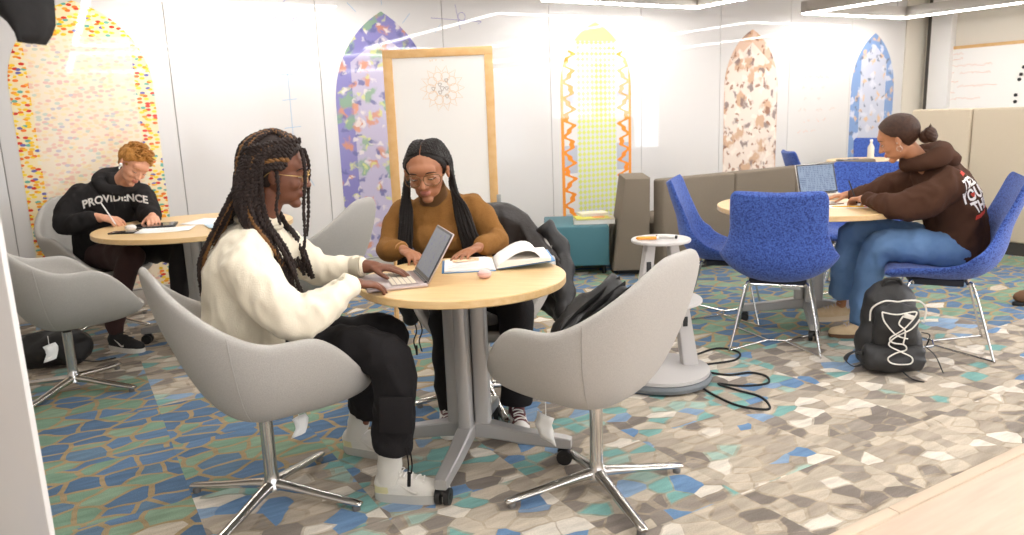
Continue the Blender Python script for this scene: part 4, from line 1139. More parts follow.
# black cloth draped over the top of the markerboard at the left
gc = thing('draped_black_cloth', 'black cloth corner hanging into view at the top left', 'cloth', (-0.972, 1.40, 1.462), 0)
b = MB(); rows = []
def P3(px_, pz_, y_): return Vector((px_, y_, pz_))
outl = [((-0.02, .16), (.165, .135)), ((.03, .12), (.165, .10)), ((.07, .08), (.163, .077)), ((.095, .057), (.161, .056)), ((.115, .036), (.151, .037)), ((.129, .021), (.137, .021))]
for (a_, b2) in outl:
    row = []
    for k in range(9):
        t_ = k/8; x = a_[0]+(b2[0]-a_[0])*t_; z = a_[1]+(b2[1]-a_[1])*t_
        row.append(Vector((x, 0.02-0.05*math.sin(t_*PI)+0.03*(t_ > 0.7)*(t_-0.7)*3, z)))
    rows.append(row)
b.grid(rows); o = obj('cloth', b, mat('black_felt', '#121010', 0.9, bump=(30, 0.15)), gc, angle=180); mod_solid(o, 0.006)

# brown leather boot tip at the right edge
bt = thing('boot', 'dark brown suede boot at the right edge of the picture', 'shoe', (3.36, 4.74, 0), R_(190))
b = MB(); b.ell((0.05, 0, 0.055), (0.11, 0.045, 0.045)); b.ell((-0.06, 0, 0.08), (0.07, 0.043, 0.07)); b.tube([(-0.07, 0, 0.08), (-0.075, 0, 0.24)], [0.05, 0.055], 14); soft('upper', b, mat('brown_suede', '#6b4c33', 0.9), bt, 0.010, 4)
b = MB(); b.slab([(0.16*math.cos(a)*0.98 if math.cos(a) > 0 else 0.13*math.cos(a), 0.05*math.sin(a)) for a in [2*PI*k/24 for k in range(24)]], 0.0, 0.022, bevel=0.004); obj('sole', b, black_rub, bt)
# ================================================================ PEOPLE
class Person:
    def __init__(s, label, ox, oy):
        s.o = Vector((ox, oy, 0)); s.t = thing('person', label, 'person', (ox, oy, 0), 0)
    def p(s, v): return Vector(v[:3]) - s.o

def chain(b, per, pts, n=16, per_seg=5, up=None, flat=False):
    """rounded tapering limb through joints (x,y,z,r[,r2]) with rounded ends"""
    q = [list(per.p(p)) + list(p[3:]) + ([p[3]] if len(p) == 4 else []) for p in pts]
    s = spline(q, per_seg)
    b.tube([a[:3] for a in s], [max(.002, a[3]) for a in s], n, up=up, ry=[max(.002, a[4]) for a in s])
    for e in ((q[0],) if flat else (q[0], q[-1])): b.ell(e[:3], min(e[3], e[4])*0.99, u=14, v=8)

def frame(fwd, up=(0, 0, 1)):
    f = Vector(fwd).normalized(); l = Vector(up).cross(f).normalized(); u = f.cross(l)
    return Matrix((f, l, u)).transposed().to_4x4()

def head_shapes(b, M, nose=1.0, lips=1.0, fem=True, w=1.0):
    def E(c, r, rot=None, u=18, v=12):
        k = MB(); k.ell(c, r, rot, u, v); b.merge(k.bm, M); k.bm.free()
    def T(pts, r, ry=None, up=None):
        k = MB(); k.tube(pts, r, 12, ry=ry, up=up); b.merge(k.bm, M); k.bm.free()
    E((-.014, 0, .036), (.096, .075*w, .080)); E((.020, 0, -.016), (.068, .061*w, .076)); E((.024, 0, -.060), (.058, .049*w, .046))
    E((.034, .026, -.070), (.034, .020, .022)); E((.034, -.026, -.070), (.034, .020, .022))
    E((.064, 0, -.098), (.020, .022, .017)); E((.066, 0, .030), (.026, .050, .030))
    E((.070, .026, .020), (.016, .022, .008)); E((.070, -.026, .020), (.016, .022, .008))
    for s in (-1, 1):
        E((.058, s*.036, -.030), (.023, .020, .020)); E((.0705, s*.030, .002), (.0125, .0155, .0095))
        E((.093, s*.0115*nose, -.036), (.009, .0085*nose, .0072))
        E((-.006, s*.0755*w, -.010), (.017, .0075, .030), rot=Euler((0.0, -0.25, s*0.35)))
        E((-.010, s*.080*w, .004), (.012, .0055, .016), rot=Euler((0, -0.2, s*0.4)))
    T([(.078, 0, .012), (.090, 0, -.010), (.099, 0, -.028)], [.0075, .0085, .0105]); E((.100, 0, -.032), (.0125, .0125*nose, .0105))
    E((.0845, 0, -.0595), (.0110, .0225*lips, .0058*lips)); E((.0825, 0, -.0690), (.0115, .0195*lips, .0066*lips))

def hand_shapes(b, M, side, curls=(25, 30, 20), spread=1.0, scale=1.0, thumb=(0.75, 0.62, -0.25), index=None):
    """local x = along fingers, z = back of hand, y*side = thumb side"""
    S = M @ Matrix.Scale(scale, 4)
    def E(c, r, rot=None):
        k = MB(); k.ell(c, r, rot, 14, 10); b.merge(k.bm, S); k.bm.free()
    def T(pts, r):
        k = MB(); sp = spline([list(p)+[q] for p, q in zip(pts, r)], 3); k.tube([a[:3] for a in sp], [a[3] for a in sp], 10)
        k.ell(pts[-1], r[-1], None, 10, 8); k.ell(pts[0], r[0], None, 10, 8); b.merge(k.bm, S); k.bm.free()
    T([(-.03, 0, 0), (.0, 0, 0), (.02, 0, 0)], [.023, .023, .021])
    E((.046, 0, 0), (.047, .037, .0135)); E((.030, side*.016, -.006), (.030, .019, .014)); E((.070, 0, .002), (.020, .037, .0115))
    base = [(.086, .0285, .0), (.091, .0095, .002), (.087, -.0095, .001), (.079, -.0275, -.002)]
    lens = [(.036, .024, .019), (.041, .027, .020), (.037, .025, .019), (.029, .019, .017)]
    for i in range(4):
        x, y, z = base[i]; a = 0; ang = R_(0); yaw = (1.5-i)*0.075*spread*side
        pts = [(x-.012, y*side, z), (x, y*side, z)]; pos = Vector((x, y*side, z)); cs = index if (i == 0 and index) else curls
        rr = [.0092, .0088]
        for j in range(3):
            a += R_(cs[j] + (3*i if index is None else 0)); d = Vector((math.cos(a)*math.cos(yaw), math.cos(a)*math.sin(yaw), -math.sin(a)))
            pos = pos + d*lens[i][j]; pts.append(tuple(pos)); rr.append((.0080, .0074, .0062)[j]*(0.92 if i == 3 else 1))
        T(pts, rr)
    tx, ty, tz = thumb; d = Vector((tx, ty*side, tz)).normalized(); p0 = Vector((.022, side*.026, -.004))
    d2 = (d + Vector((0.35, -0.15*side, -0.1))).normalized(); p1 = p0+d*.034; p2 = p1+d2*.026; p3 = p2+d2*.018
    T([tuple(p0-d*.006), tuple(p0), tuple(p1), tuple(p2), tuple(p3)], [.0125, .0125, .0100, .0092, .0072])

def skin_mat(name, c, c2): return mat(name, c, 0.48, spec=0.4, speck=(14, c2, 0.5), bump=(180, 0.05))
def hair_mat(name, c, c2=None, rough=0.42): return mat(name, c, rough+0.1, spec=0.3, speck=(60, c2, 0.6) if c2 else None, wave=(120, 0.5, 3.0))

def body(per, name, b, M, skin, lips, voxel=0.0048):
    Mi = M.inverted()
    def pick(c):
        q = Mi @ c
        return 1 if (q.x > .080 and abs(q.y) < .0235 and -.0775 < q.z < -.0545) else 0
    return soft(name, b, [skin, lips], per.t, voxel, 5, 0.5, pick=pick)

def eyes(per, M, skin_dark, down=True, iris='#2a1a12', sc=1.0):
    for s in (-1, 1):
        e = MB(); e.ell((.0750, s*.030, -.0060), (.0092, .0115, .0030), u=14, v=8)
        for v in e.bm.verts: v.co = M @ v.co
        eye = obj('eye', e, mat('eye_white', '#e6ddd6', 0.25), per.t, angle=180)
        k = MB(); k.ell((.0828, s*.030, -.0064), (.0020, .0050, .0026), u=12, v=8)
        for v in k.bm.verts: v.co = M @ v.co
        obj('iris', k, mat('iris_dark', iris, 0.2), eye, angle=180)
        l = MB(); l.tube([tuple(M @ Vector(p)) for p in spline([(.072, s*.0465, -.003), (.0815, s*.039, -.0045), (.0850, s*.030, -.0048), (.0835, s*.021, -.0042), (.078, s*.0165, -.002)], 4)], 0.0015, 6)
        obj('eyelashes', l, mat('lash_'+skin_dark.strip('#'), skin_dark, 0.6), per.t)

def brows(per, M, color):
    for s in (-1, 1):
        l = MB(); pr = spline([(.0865, s*.013, .019, .0016), (.0880, s*.026, .024, .0026), (.078, s*.042, .022, .0020), (.066, s*.051, .014, .0010)], 4)
        l.tube([tuple(M @ Vector(p[:3])) for p in pr], [p[3] for p in pr], 8)
        obj('eyebrow', l, mat('brow_'+color.strip('#'), color, 0.8), per.t)

def cap(M, hairline, off=0.007, w=1.0, lumps=0.0, lscale=(30, 30, 30), dense=48):
    """scalp hair shell following the skull where hairline(local) is true"""
    b = MB(); rows = []
    c = Vector((-.014, 0, .030)); R = Vector((.098+off, .077*w+off, .086+off))
    for i in range(dense//2+1):
        ph = PI*i/(dense//2); row = []
        for k in range(dense):
            th = 2*PI*k/dense
            d = Vector((math.sin(ph)*math.cos(th), math.sin(ph)*math.sin(th), math.cos(ph)))
            p = Vector((c.x+d.x*R.x, c.y+d.y*R.y, c.z+d.z*R.z))
            f = hairline(p)
            if lumps: p += d*(lumps*noise.noise(Vector((p.x*lscale[0], p.y*lscale[1], p.z*lscale[2])))*2)
            if f < 0: p = c + (p-c)*0.80          # sink under the skin past the hairline
            elif f < 0.008: p = c + (p-c)*(0.93+0.07*f/0.008)
            row.append(M @ p)
        rows.append(row)
    b.grid(rows, closed_u=True); bmesh.ops.remove_doubles(b.bm, verts=b.bm.verts[:], dist=1e-5)
    return b

def hl(tab, part=False):
    def f(p):
        if p.z < tab[0][0]: return -1
        g_ = tab[-1][1]
        for (z0, x0), (z1, x1) in zip(tab[:-1], tab[1:]):
            if z0 <= p.z <= z1: g_ = x0+(x1-x0)*(p.z-z0)/(z1-z0); break
        v = g_ - p.x - 0.10*max(0, 0.03-abs(p.y))*(1 if p.z > .02 else 0)
        return min(v, abs(p.y)*5+.003) if (part and p.z > .085) else v
    return f
def glasses(per, M, label, color, rim=0.0012, kind='round', hw=.0235, hh=.019, cx=.032, xf=.099, metal=0.8, drop=-.004):
    t = thing('eyeglasses', label, 'glasses', (per.o.x, per.o.y, 0), 0)
    # worn glasses: own top-level thing at the wearer's place
    m_ = mat('glasses_'+color.strip('#'), color, 0.3, metal)
    for s in (-1, 1):
        pts = []
        for k in range(28):
            a = 2*PI*k/28; e = 0.8; ex = lambda v: math.copysign(abs(v)**e, v)
            y = cx + hw*ex(math.cos(a)); pts.append(tuple(M @ Vector((xf - 0.010*((y-cx+.01)/.03)**2*1.0, s*y, drop+hh*ex(math.sin(a))))))
        b = MB(); b.tube(pts, rim, 6, closed=True); obj('rim', b, m_, t)
        b = MB(); b.add(pts, [tuple(range(28))]); o = obj('lens', b, lens_mat(), t, smooth=False)
        b = MB(); b.tube([tuple(M @ Vector(p)) for p in spline([(xf-.012, s*(cx+hw), drop+.004), (xf-.022, s*.070, drop+.004), (.02, s*.0795, .000), (-.010, s*.083, .004), (-.030, s*.080, -.014)], 4)], rim*0.9, 6); obj('temple', b, m_, t)
    b = MB(); b.tube([tuple(M @ Vector(p)) for p in [(xf, cx-hw, drop+.004), (xf+.004, 0, drop+.008), (xf, -(cx-hw), drop+.004)]], rim, 6); obj('bridge', b, m_, t)
    return t
def lens_mat():
    if 'clear_lens' in MATS: return MATS['clear_lens']
    m = bpy.data.materials.new('clear_lens'); m.use_nodes = True; nt = m.node_tree
    for n in list(nt.nodes): nt.nodes.remove(n)
    o = nt.nodes.new('ShaderNodeOutputMaterial'); mx = nt.nodes.new('ShaderNodeMixShader'); tr = nt.nodes.new('ShaderNodeBsdfTransparent'); gl = nt.nodes.new('ShaderNodeBsdfGlossy')
    gl.inputs['Roughness'].default_value = 0.03; mx.inputs[0].default_value = 0.08; tr.inputs['Color'].default_value = (.93, .91, .88, 1)
    nt.links.new(tr.outputs[0], mx.inputs[1]); nt.links.new(gl.outputs[0], mx.inputs[2]); nt.links.new(mx.outputs[0], o.inputs[0])
    MATS['clear_lens'] = m; return m

def shoe(per, heel, toe, upper, sole, lace, parent_name='shoe', z=0.0, lift=0.0, w=0.042, high=0.095, toecap=None, swoosh=None, sole_h=0.026, side=1, pitch=0.0, tongue=None):
    """heel, toe are floor positions"""
    H_, T_ = Vector((heel[0], heel[1], z)) - per.o, Vector((toe[0], toe[1], z)) - per.o
    H_.z = z; T_.z = z
    d = T_-H_; L = d.length; ang = math.atan2(d.y, d.x)
    M = Matrix.Translation(H_) @ Matrix.Rotation(ang, 4, 'Z') @ Matrix.Rotation(pitch, 4, 'Y')
    def outline(k, grow=1.0):
        pts = []
        for i in range(32):
            a = 2*PI*i/32; x = L/2 + L/2*math.cos(a); s = x/L
            hw = w*(0.74 + 0.26*smoothstep(0.25, 0.72, s))*grow
            pts.append((x, hw*math.copysign(abs(math.sin(a))**0.75, math.sin(a))))
        return pts
    b = MB(); k = MB()
    k.slab(outline(0, 0.93), sole_h*0.6, sole_h+0.022, bevel=0.008)
    sp = spline([(0.045, 0, sole_h+high*0.42, .036), (0.40*L, 0, sole_h+0.040, .034), (0.66*L, 0, sole_h+0.024, .034), (0.86*L, 0, sole_h+0.016, .030)], 4)
    k.tube([p[:3] for p in sp], [p[3] for p in sp], 16, up=(0, 0, 1), ry=[p[3]*(0.95-0.3*i/len(sp)) for i, p in enumerate(sp)])
    k.ell((0.042, 0, sole_h+0.035), (0.040, 0.034, 0.042)); k.ell((0.86*L, 0, sole_h+0.014), (0.12*L, .036, .022)); k.ell((0.35*L, 0, sole_h+0.03), (0.10, .034, .035))
    k.tube([(0.055, 0, sole_h+0.03), (0.060, 0, sole_h+high-0.018)], [.038, .034], 16)
    for v in k.bm.verts: v.co.z = max(v.co.z, sole_h*0.5)
    b.merge(k.bm, M); k.bm.free()
    Mi = M.inverted()
    mats_ = upper if isinstance(upper, list) else [upper]
    def pick(c):
        q = Mi @ c
        return toecap(q, L) if toecap else 0
    sh = soft(parent_name, b, mats_, per.t, 0.0065, 3, 0.5, pick=pick)
    b = MB(); b.slab(outline(0), 0.0, sole_h, bevel=0.006, M=M); obj('sole', b, sole, sh)
    bv = BVHTree.FromPolygons([v.co for v in sh.data.vertices], [tuple(p.vertices) for p in sh.data.polygons])
    b = MB()
    for i in range(5):
        x = (0.36+0.075*i)*L; pts = []
        for j in range(7):
            y = -0.022+0.044*j/6; r = bv.ray_cast(M @ Vector((x+(0.012 if i % 2 else -0.004)*(j/6-.5), y, 0.3)), (M.to_3x3() @ Vector((0, 0, -1))))
            if r[0] is not None: pts.append(tuple(r[0]+Vector((0, 0, 0.0025))))
        if len(pts) > 2: b.tube(pts, 0.0028, 6)
    for s in (-1, 1):
        x = 0.36*L; r = bv.ray_cast(M @ Vector((x, 0, 0.3)), (M.to_3x3() @ Vector((0, 0, -1))))
        if r[0] is not None:
            q = r[0]; fx = (M.to_3x3() @ Vector((1, 0, 0))); fy = (M.to_3x3() @ Vector((0, 1, 0)))
            b.tube([tuple(q+v) for v in (Vector((0, 0, .003)), fy*s*.015+Vector((0, 0, .012)), fy*s*.032+fx*.006+Vector((0, 0, .002)), fy*s*.018+fx*.012+Vector((0, 0, .006)), fx*.004+Vector((0, 0, .003)))], 0.0022, 6)
    obj('laces', b, lace, sh)
    if swoosh:
        sc = swoosh[1] if isinstance(swoosh, tuple) else 1.0; sm = swoosh[0] if isinstance(swoosh, tuple) else swoosh
        for s in (-1, 1):
            # curved check mark laid on the side of the upper
            top = [(0.30, .30), (0.38, .14), (0.52, .30), (0.70, .55), (0.88, .86)]; bot = [(0.30, .30), (0.30, .02), (0.42, -.06), (0.60, .18), (0.88, .86)]
            T1 = spline(top, 5); B1 = spline(bot, 5); vs = []; 
            for (tx, tz), (bx_, bz) in zip(T1, B1):
                for (ux, uz) in ((tx, tz), (bx_, bz)):
                    X = (0.62-0.62*ux*sc*0.8+0.12)*L; Z = sole_h+0.008+0.045*uz*sc
                    r = bv.ray_cast(M @ Vector((X, s*0.12, Z)), M.to_3x3() @ Vector((0, -s, 0)))
                    vs.append(r[0] + (M.to_3x3() @ Vector((0, s*0.0014, 0))) if r[0] is not None else M @ Vector((X, s*w*0.9, Z)))
            n = len(vs)//2; b = MB(); b.add(vs, [(2*i, 2*i+1, 2*i+3, 2*i+2) for i in range(n-1)])
            o = obj('swoosh_mark', b, sm, sh, angle=180); mod_solid(o, 0.0012, 0)
    return sh, M

def garment_text(per, target, text, size, M, m_, name='lettering', bold=0.0, warp=None, off=0.002, extr=True):
    """lay lettering on a garment: text in local x (right), y (up) of M, projected along M's -z"""
    cu = bpy.data.curves.new('t', 'FONT'); cu.body = text; cu.size = size; cu.align_x = 'CENTER'; cu.align_y = 'CENTER'; cu.offset = bold; cu.resolution_u = 3
    o = bpy.data.objects.new('t', cu); COL.objects.link(o); dg = bpy.context.evaluated_depsgraph_get(); dg.update()
    me = bpy.data.meshes.new_from_object(o.evaluated_get(dg), depsgraph=dg); bpy.data.objects.remove(o, do_unlink=True)
    bm = bmesh.new(); bm.from_mesh(me); bmesh.ops.triangulate(bm, faces=bm.faces[:])
    for _ in range(2):
        es = [e for e in bm.edges if e.calc_length() > 0.008]
        if es: bmesh.ops.subdivide_edges(bm, edges=es, cuts=1); bmesh.ops.triangulate(bm, faces=bm.faces[:])
    bv = BVHTree.FromPolygons([v.co for v in target.data.vertices], [tuple(p.vertices) for p in target.data.polygons])
    dz = M.to_3x3() @ Vector((0, 0, -1))
    for v in bm.verts:
        x, y = v.co.x, v.co.y
        if warp: x, y = warp(x, y)
        w = M @ Vector((x, y, 0.0)); r = bv.ray_cast(w, dz)
        v.co = (r[0] - dz*off) if r[0] is not None else w+dz*0.12
    b = MB(); b.bm.free(); b.bm = bm
    o = obj(name, b, m_, target, smooth=False); o['kind'] = 'stuff' if False else ''
    del o['kind']
    return o

def twist_braid(b, pts, r=0.0065, pitch=0.030, n=5, step=0.0055, seed=0, taper=True, rough=0.12):
    """two-strand rope twist along a path"""
    P = [Vector(p) for p in spline([tuple(p) for p in pts], 10)]
    # resample
    L = [0]
    for i in range(1, len(P)): L.append(L[-1]+(P[i]-P[i-1]).length)
    tot = L[-1]; m = max(6, int(tot/step)); Q = []; j = 0
    for i in range(m+1):
        s = tot*i/m
        while j < len(L)-2 and L[j+1] < s: j += 1
        f = (s-L[j])/max(1e-6, L[j+1]-L[j]); Q.append(P[j].lerp(P[j+1], min(1, f)))
    for ph in (0, PI):
        path = []; rad = []
        for i, q in enumerate(Q):
            t = (Q[min(i+1, m)]-Q[max(i-1, 0)]).normalized(); a = t.orthogonal().normalized() if i == 0 else (a - t*a.dot(t)).normalized(); c = t.cross(a)
            th = ph + 2*PI*(tot*i/m)/pitch + seed
            tp = (1-0.35*(i/m)) if taper else 1
            path.append(q + (a*math.cos(th)+c*math.sin(th))*r*0.62*tp); rad.append(r*0.78*tp*(1+rough*math.sin(i*1.9+seed)+rough*0.6*math.sin(i*0.73+2*seed)))
        b.tube(path, rad, n)

R_ = math.radians
# =============================================================== woman in cream sweatshirt (left)
w1 = Person('woman with long twisted braids and gold glasses in a cream sweatshirt typing on a laptop', -0.885, 2.515)
SK1 = skin_mat('skin_deep', '#744833', '#643c2a'); LP1 = mat('lips_deep', '#6f3f38', 0.4)
HM1 = Matrix.Translation(w1.p((-.782, 2.60, 1.165))) @ frame((.97, .12, -.16), (0.10, 0, 1)) @ Matrix.Scale(1.02, 4)
b = MB(); head_shapes(b, HM1, nose=1.2, lips=1.2)
chain(b, w1, [(-.865, 2.59, .96, .055), (-.845, 2.595, 1.02, .050), (-.810, 2.60, 1.10, .052)])
chain(b, w1, [(-.89, 2.58, .50, .08, .11), (-.91, 2.58, .70, .075, .11), (-.88, 2.585, .88, .07, .12), (-.865, 2.59, .97, .05, .06)], up=(0, 1, 0))
chain(b, w1, [(-.86, 2.47, .90, .04), (-.80, 2.40, .82, .035), (-.685, 2.37, .715, .032), (-.60, 2.42, .750, .028), (-.545, 2.50, .785, .024)])
chain(b, w1, [(-.86, 2.70, .90, .04), (-.73, 2.84, .76, .033), (-.60, 2.82, .782, .026), (-.53, 2.80, .785, .024)])
chain(b, w1, [(-.88, 2.56, .52, .06), (-.66, 2.545, .545, .052), (-.45, 2.48, .54, .045), (-.42, 2.47, .35, .040), (-.455, 2.485, .13, .034)])
chain(b, w1, [(-.88, 2.63, .52, .06), (-.60, 2.70, .53, .055), (-.50, 2.75, .50, .045), (-.555, 2.81, .34, .034), (-.628, 2.872, .13, .028)])
hand_shapes(b, Matrix.Translation(w1.p((-.538, 2.508, .787))) @ frame((.75, .58, -.20), (0.1, 0.0, 1)), 1, curls=(22, 30, 22), scale=0.98)
hand_shapes(b, Matrix.Translation(w1.p((-.530, 2.803, .788))) @ frame((.97, -.12, -.12), (0, 0, 1)), -1, curls=(12, 16, 14), scale=1.0)
body(w1, 'body', b, HM1, SK1, LP1)
eyes(w1, HM1, '#1a0f0b'); brows(w1, HM1, '#1f1410')
glasses(w1, HM1, 'thin gold wire glasses worn by the woman in cream sweatshirt', '#c9a86a', 0.0012)
CREAM = mat('cream_fleece', '#e6dcc6', 0.9, spec=0.2, bump=(260, 0.25), sheen=0.2)
b = MB()
chain(b, w1, [(-.905, 2.58, .505, .155, .185), (-.925, 2.58, .58, .160, .185), (-.925, 2.58, .70, .140, .175), (-.915, 2.582, .82, .135, .180), (-.89, 2.59, .92, .115, .165), (-.870, 2.59, .965, .080, .105), (-.862, 2.592, .992, .062, .068)], up=(0, 1, 0), n=24)
chain(b, w1, [(-.872, 2.46, .915, .078), (-.845, 2.405, .86, .082), (-.765, 2.365, .765, .078), (-.690, 2.360, .712, .070), (-.640, 2.385, .728, .060), (-.585, 2.445, .765, .050), (-.555, 2.485, .783, .040)], n=20)
chain(b, w1, [(-.868, 2.72, .910, .075), (-.80, 2.80, .83, .068), (-.735, 2.845, .772, .062), (-.66, 2.835, .775, .052), (-.575, 2.812, .786, .040)], n=20)
SW = soft('sweatshirt', b, CREAM, w1.t, 0.0085, 5, 0.5, folds=[(0.009, (9, 9, 5)), (0.004, (22, 22, 12))])
b = MB()
for (pa, pb) in (((-.583, 2.447, .766), (-.548, 2.494, .785)), ((-.605, 2.820, .784), (-.560, 2.808, .787))):
    A, B_ = w1.p(pa), w1.p(pb); r = .041
    c = MB(); c.tube([tuple(A), tuple(A.lerp(B_, .15)), tuple(A.lerp(B_, .9)), tuple(B_), tuple(B_.lerp(A, .15))], [r*.92, r*1.02, r*1.0, r*.93, r*.80], 20, caps=False)
    obj('cuff', c, mat('cream_rib', '#e2d7c0', 0.9, wave=(160, 0.8)), SW)
c = MB(); ctr = w1.p((-.862, 2.592, .985)); pts = [(ctr.x+.070*math.cos(a), ctr.y+.078*math.sin(a), ctr.z+0.012-0.020*math.cos(a)) for a in [2*PI*k/28 for k in range(28)]]
c.tube(pts, 0.010, 8, closed=True); obj('neckband', c, mat('cream_rib', '#e2d7c0', 0.9), SW)
BLK = mat('black_twill', '#1e1c1d', 0.85, spec=0.2, bump=(150, 0.2))
b = MB()
chain(b, w1, [(-.94, 2.60, .50, .12, .15), (-.87, 2.61, .50, .12, .15)], up=(0, 0, 1), n=20)
chain(b, w1, [(-.88, 2.56, .515, .090), (-.68, 2.550, .540, .084), (-.53, 2.515, .552, .078), (-.435, 2.475, .53, .074), (-.415, 2.465, .46, .071), (-.420, 2.465, .34, .069), (-.438, 2.478, .25, .068), (-.444, 2.48, .195, .070)], n=20, flat=True)
chain(b, w1, [(-.88, 2.69, .505, .090), (-.64, 2.73, .53, .084), (-.49, 2.75, .53, .078), (-.495, 2.77, .47, .074), (-.555, 2.81, .34, .066), (-.612, 2.86, .19, .064)], n=20, flat=True)
TR = soft('trousers', b, BLK, w1.t, 0.009, 4, 0.5, folds=[(0.008, (9, 9, 6)), (0.003, (25, 25, 18))])
b = MB(); k = w1.p((-.345, 2.41, .36)); b.box(tuple(w1.p((-.405, 2.385, .36))), (0.11, 0.012, 0.13), rot=Euler((0, 0.05, 0)), bevel=0.005); obj('cargo_pocket', b, BLK, TR)
WH = mat('white_knit', '#dad6cd', 0.8, bump=(200, 0.2)); SOLE1 = mat('translucent_grey_sole', '#b9b6ae', 0.25)
YW = mat('pale_yellow_heel', '#d8d0a0', 0.5); LCW = mat('white_lace', '#efece6', 0.7); SWM = mat('mark_offwhite', '#cfcabf', 0.5)
tc1 = lambda q, L: 1 if (q.x < 0.20*L and q.z < 0.062) else 0
sh, _ = shoe(w1, (-.520, 2.50), (-.245, 2.475), [WH, YW], SOLE1, LCW, toecap=tc1, swoosh=(SWM, 0.9), sole_h=0.032, w=0.045)
sh, _ = shoe(w1, (-.715, 2.905), (-.46, 2.83), [WH, YW], SOLE1, LCW, toecap=tc1, swoosh=(SWM, 0.9), sole_h=0.032, w=0.045)
for pa, pb in (((-.462, 2.492, .075), (-.446, 2.482, .24)), ((-.655, 2.885, .075), (-.615, 2.862, .235))):
    c = MB(); A, B_ = w1.p(pa), w1.p(pb); pr = [A.lerp(B_, i/8) for i in range(9)]
    c.tube([tuple(p) for p in pr], [.043+0.0018*math.sin(i*2.6) for i in range(9)], 20); obj('sock', c, mat('white_ribbed_sock', '#d6d2c8', 0.85, wave=(90, 0.5, 0, 'X')), w1.t)
for dx in (0.0, .012):
    c = MB(); c.tube([tuple(w1.p(p)) for p in spline([(-.385+dx, 2.425, .225), (-.379+dx, 2.415, .17), (-.383+dx, 2.412, .135)], 4)], 0.0028, 6); obj('hem_cord', c, BLK, TR)
c = MB(); c.tube([tuple(w1.p((-.378, 2.411, .14))), tuple(w1.p((-.382, 2.410, .09)))], [.006, .0065], 8); obj('cord_toggle', c, BLK, TR)
# braids
HR1 = hair_mat('braid_dark', '#241a17', '#33241d', 0.5); HG1 = hair_mat('braid_golden', '#8a6136', '#5b3b22', 0.5)
hl1 = lambda p: min((0.066 - p.x) if p.z > 0.0 else (0.028-p.x)*1.0, p.z+0.075 if p.x < 0.0 else p.z-0.028+max(0, -(p.x))*1.0) if not (p.x > 0.012 and p.z < 0.035) else -0.01
hb = cap(HM1, hl([(-.07, -.018), (-.02, -.006), (.02, .022), (.05, .052), (.075, .070), (.12, .09)]), off=0.008, lumps=0.002, dense=72)
hair1 = obj('hair', hb, HR1, w1.t, angle=180)
rnd = random.Random(42)
def scalp(ph, th, off=0.014):
    c = Vector((-.014, 0, .030)); return Vector((c.x+(.098+off)*math.sin(ph)*math.cos(th), (.077+off)*math.sin(ph)*math.sin(th), c.z+(.086+off)*math.cos(ph)))
def braid_obj(paths, m_, nm):
    for i, (pts, r) in enumerate(paths):
        b = MB(); twist_braid(b, [HM1 @ p for p in pts], r*1.05, 0.021+0.006*(i % 3), seed=i*1.3, rough=0.22); obj(nm, b, m_, hair1, angle=180)
dark, gold = [], []
def add(pts, r, g=False): (gold if g else dark).append((pts, r))
# braids swept over the scalp, gathered at the side/back, then falling
for i in range(15):      # behind the back
    th0 = rnd.uniform(-1.1, 1.1); y = rnd.uniform(-.060, .060); s = i/14
    y = -.070+.140*s; r = rnd.uniform(.0078, .0095)
    p0 = scalp(0.30+rnd.uniform(0, .25), math.atan2(y, .05)); p1 = scalp(0.85, PI-0.9*math.copysign(1, y)*(1-abs(y)/.09)*0.5 if True else PI); 
    a = math.atan2(y*1.3, -.07)
    pts = [scalp(.55, math.atan2(y, .055), .012), scalp(.12, a, .014), scalp(.9, a, .016), scalp(1.55, a, .018), Vector((-.118-.01*rnd.random(), y*1.05, -.075)), Vector((-.150-.03*rnd.random(), y*1.15, -.19)), Vector((-.185-.03*rnd.random(), y*1.2-.01, -.31)), Vector((-.195-.03*rnd.random(), y*1.2-.01, -.40-.05*rnd.random()))]
    add(pts, r, i in (1, 4, 8))
for side in (-1, 1):     # forward over the shoulders
    for i in range(15):
        s = i/14; zs = rnd.uniform(-.02, .0); r = rnd.uniform(.0076, .0092)
        th = side*(0.95+0.9*s)
        x0 = .025-.085*s
        pts = [scalp(.50+.12*s, side*(.55+.35*s), .012), scalp(.95, side*(1.25+.5*s), .016), scalp(1.45, side*(1.75+.55*s), .020),
               Vector((x0-.055, side*(.090+.012*rnd.random()), -.06)), Vector((x0-.045+.02*rnd.random(), side*(.100+.02*rnd.random()), -.15)),
               Vector((x0+.035+.03*rnd.random(), side*(.115+.03*rnd.random()), -.25)), Vector((x0+.085+.03*rnd.random(), side*(.11+.03*rnd.random()), -.33-.05*(1-s)))]
        if side < 0 and i % 5 == 2: pts[-1] = pts[-1]+Vector((.01, 0, -.05))
        add(pts, r, i in (6,))
# swept band of braids round the side of the head (golden one in the middle)
for side in (-1, 1):
    for k in range(8):
        z0 = .098-.0125*k; g = (k == 5); x0 = .060-.004*k
        add([Vector((x0, side*(.038+.006*k), z0+.012)), Vector((x0-.030, side*(.060+.0045*k), z0+.010)), Vector((x0-.075, side*(.078+.002*k), z0-.004)), Vector((-.070, side*(.084), z0-.022)), Vector((-.110, side*(.045), z0-.040)), Vector((-.128, side*.015, z0-.075)), Vector((-.135, side*(.02+.004*k), -.12))], .0078, g)
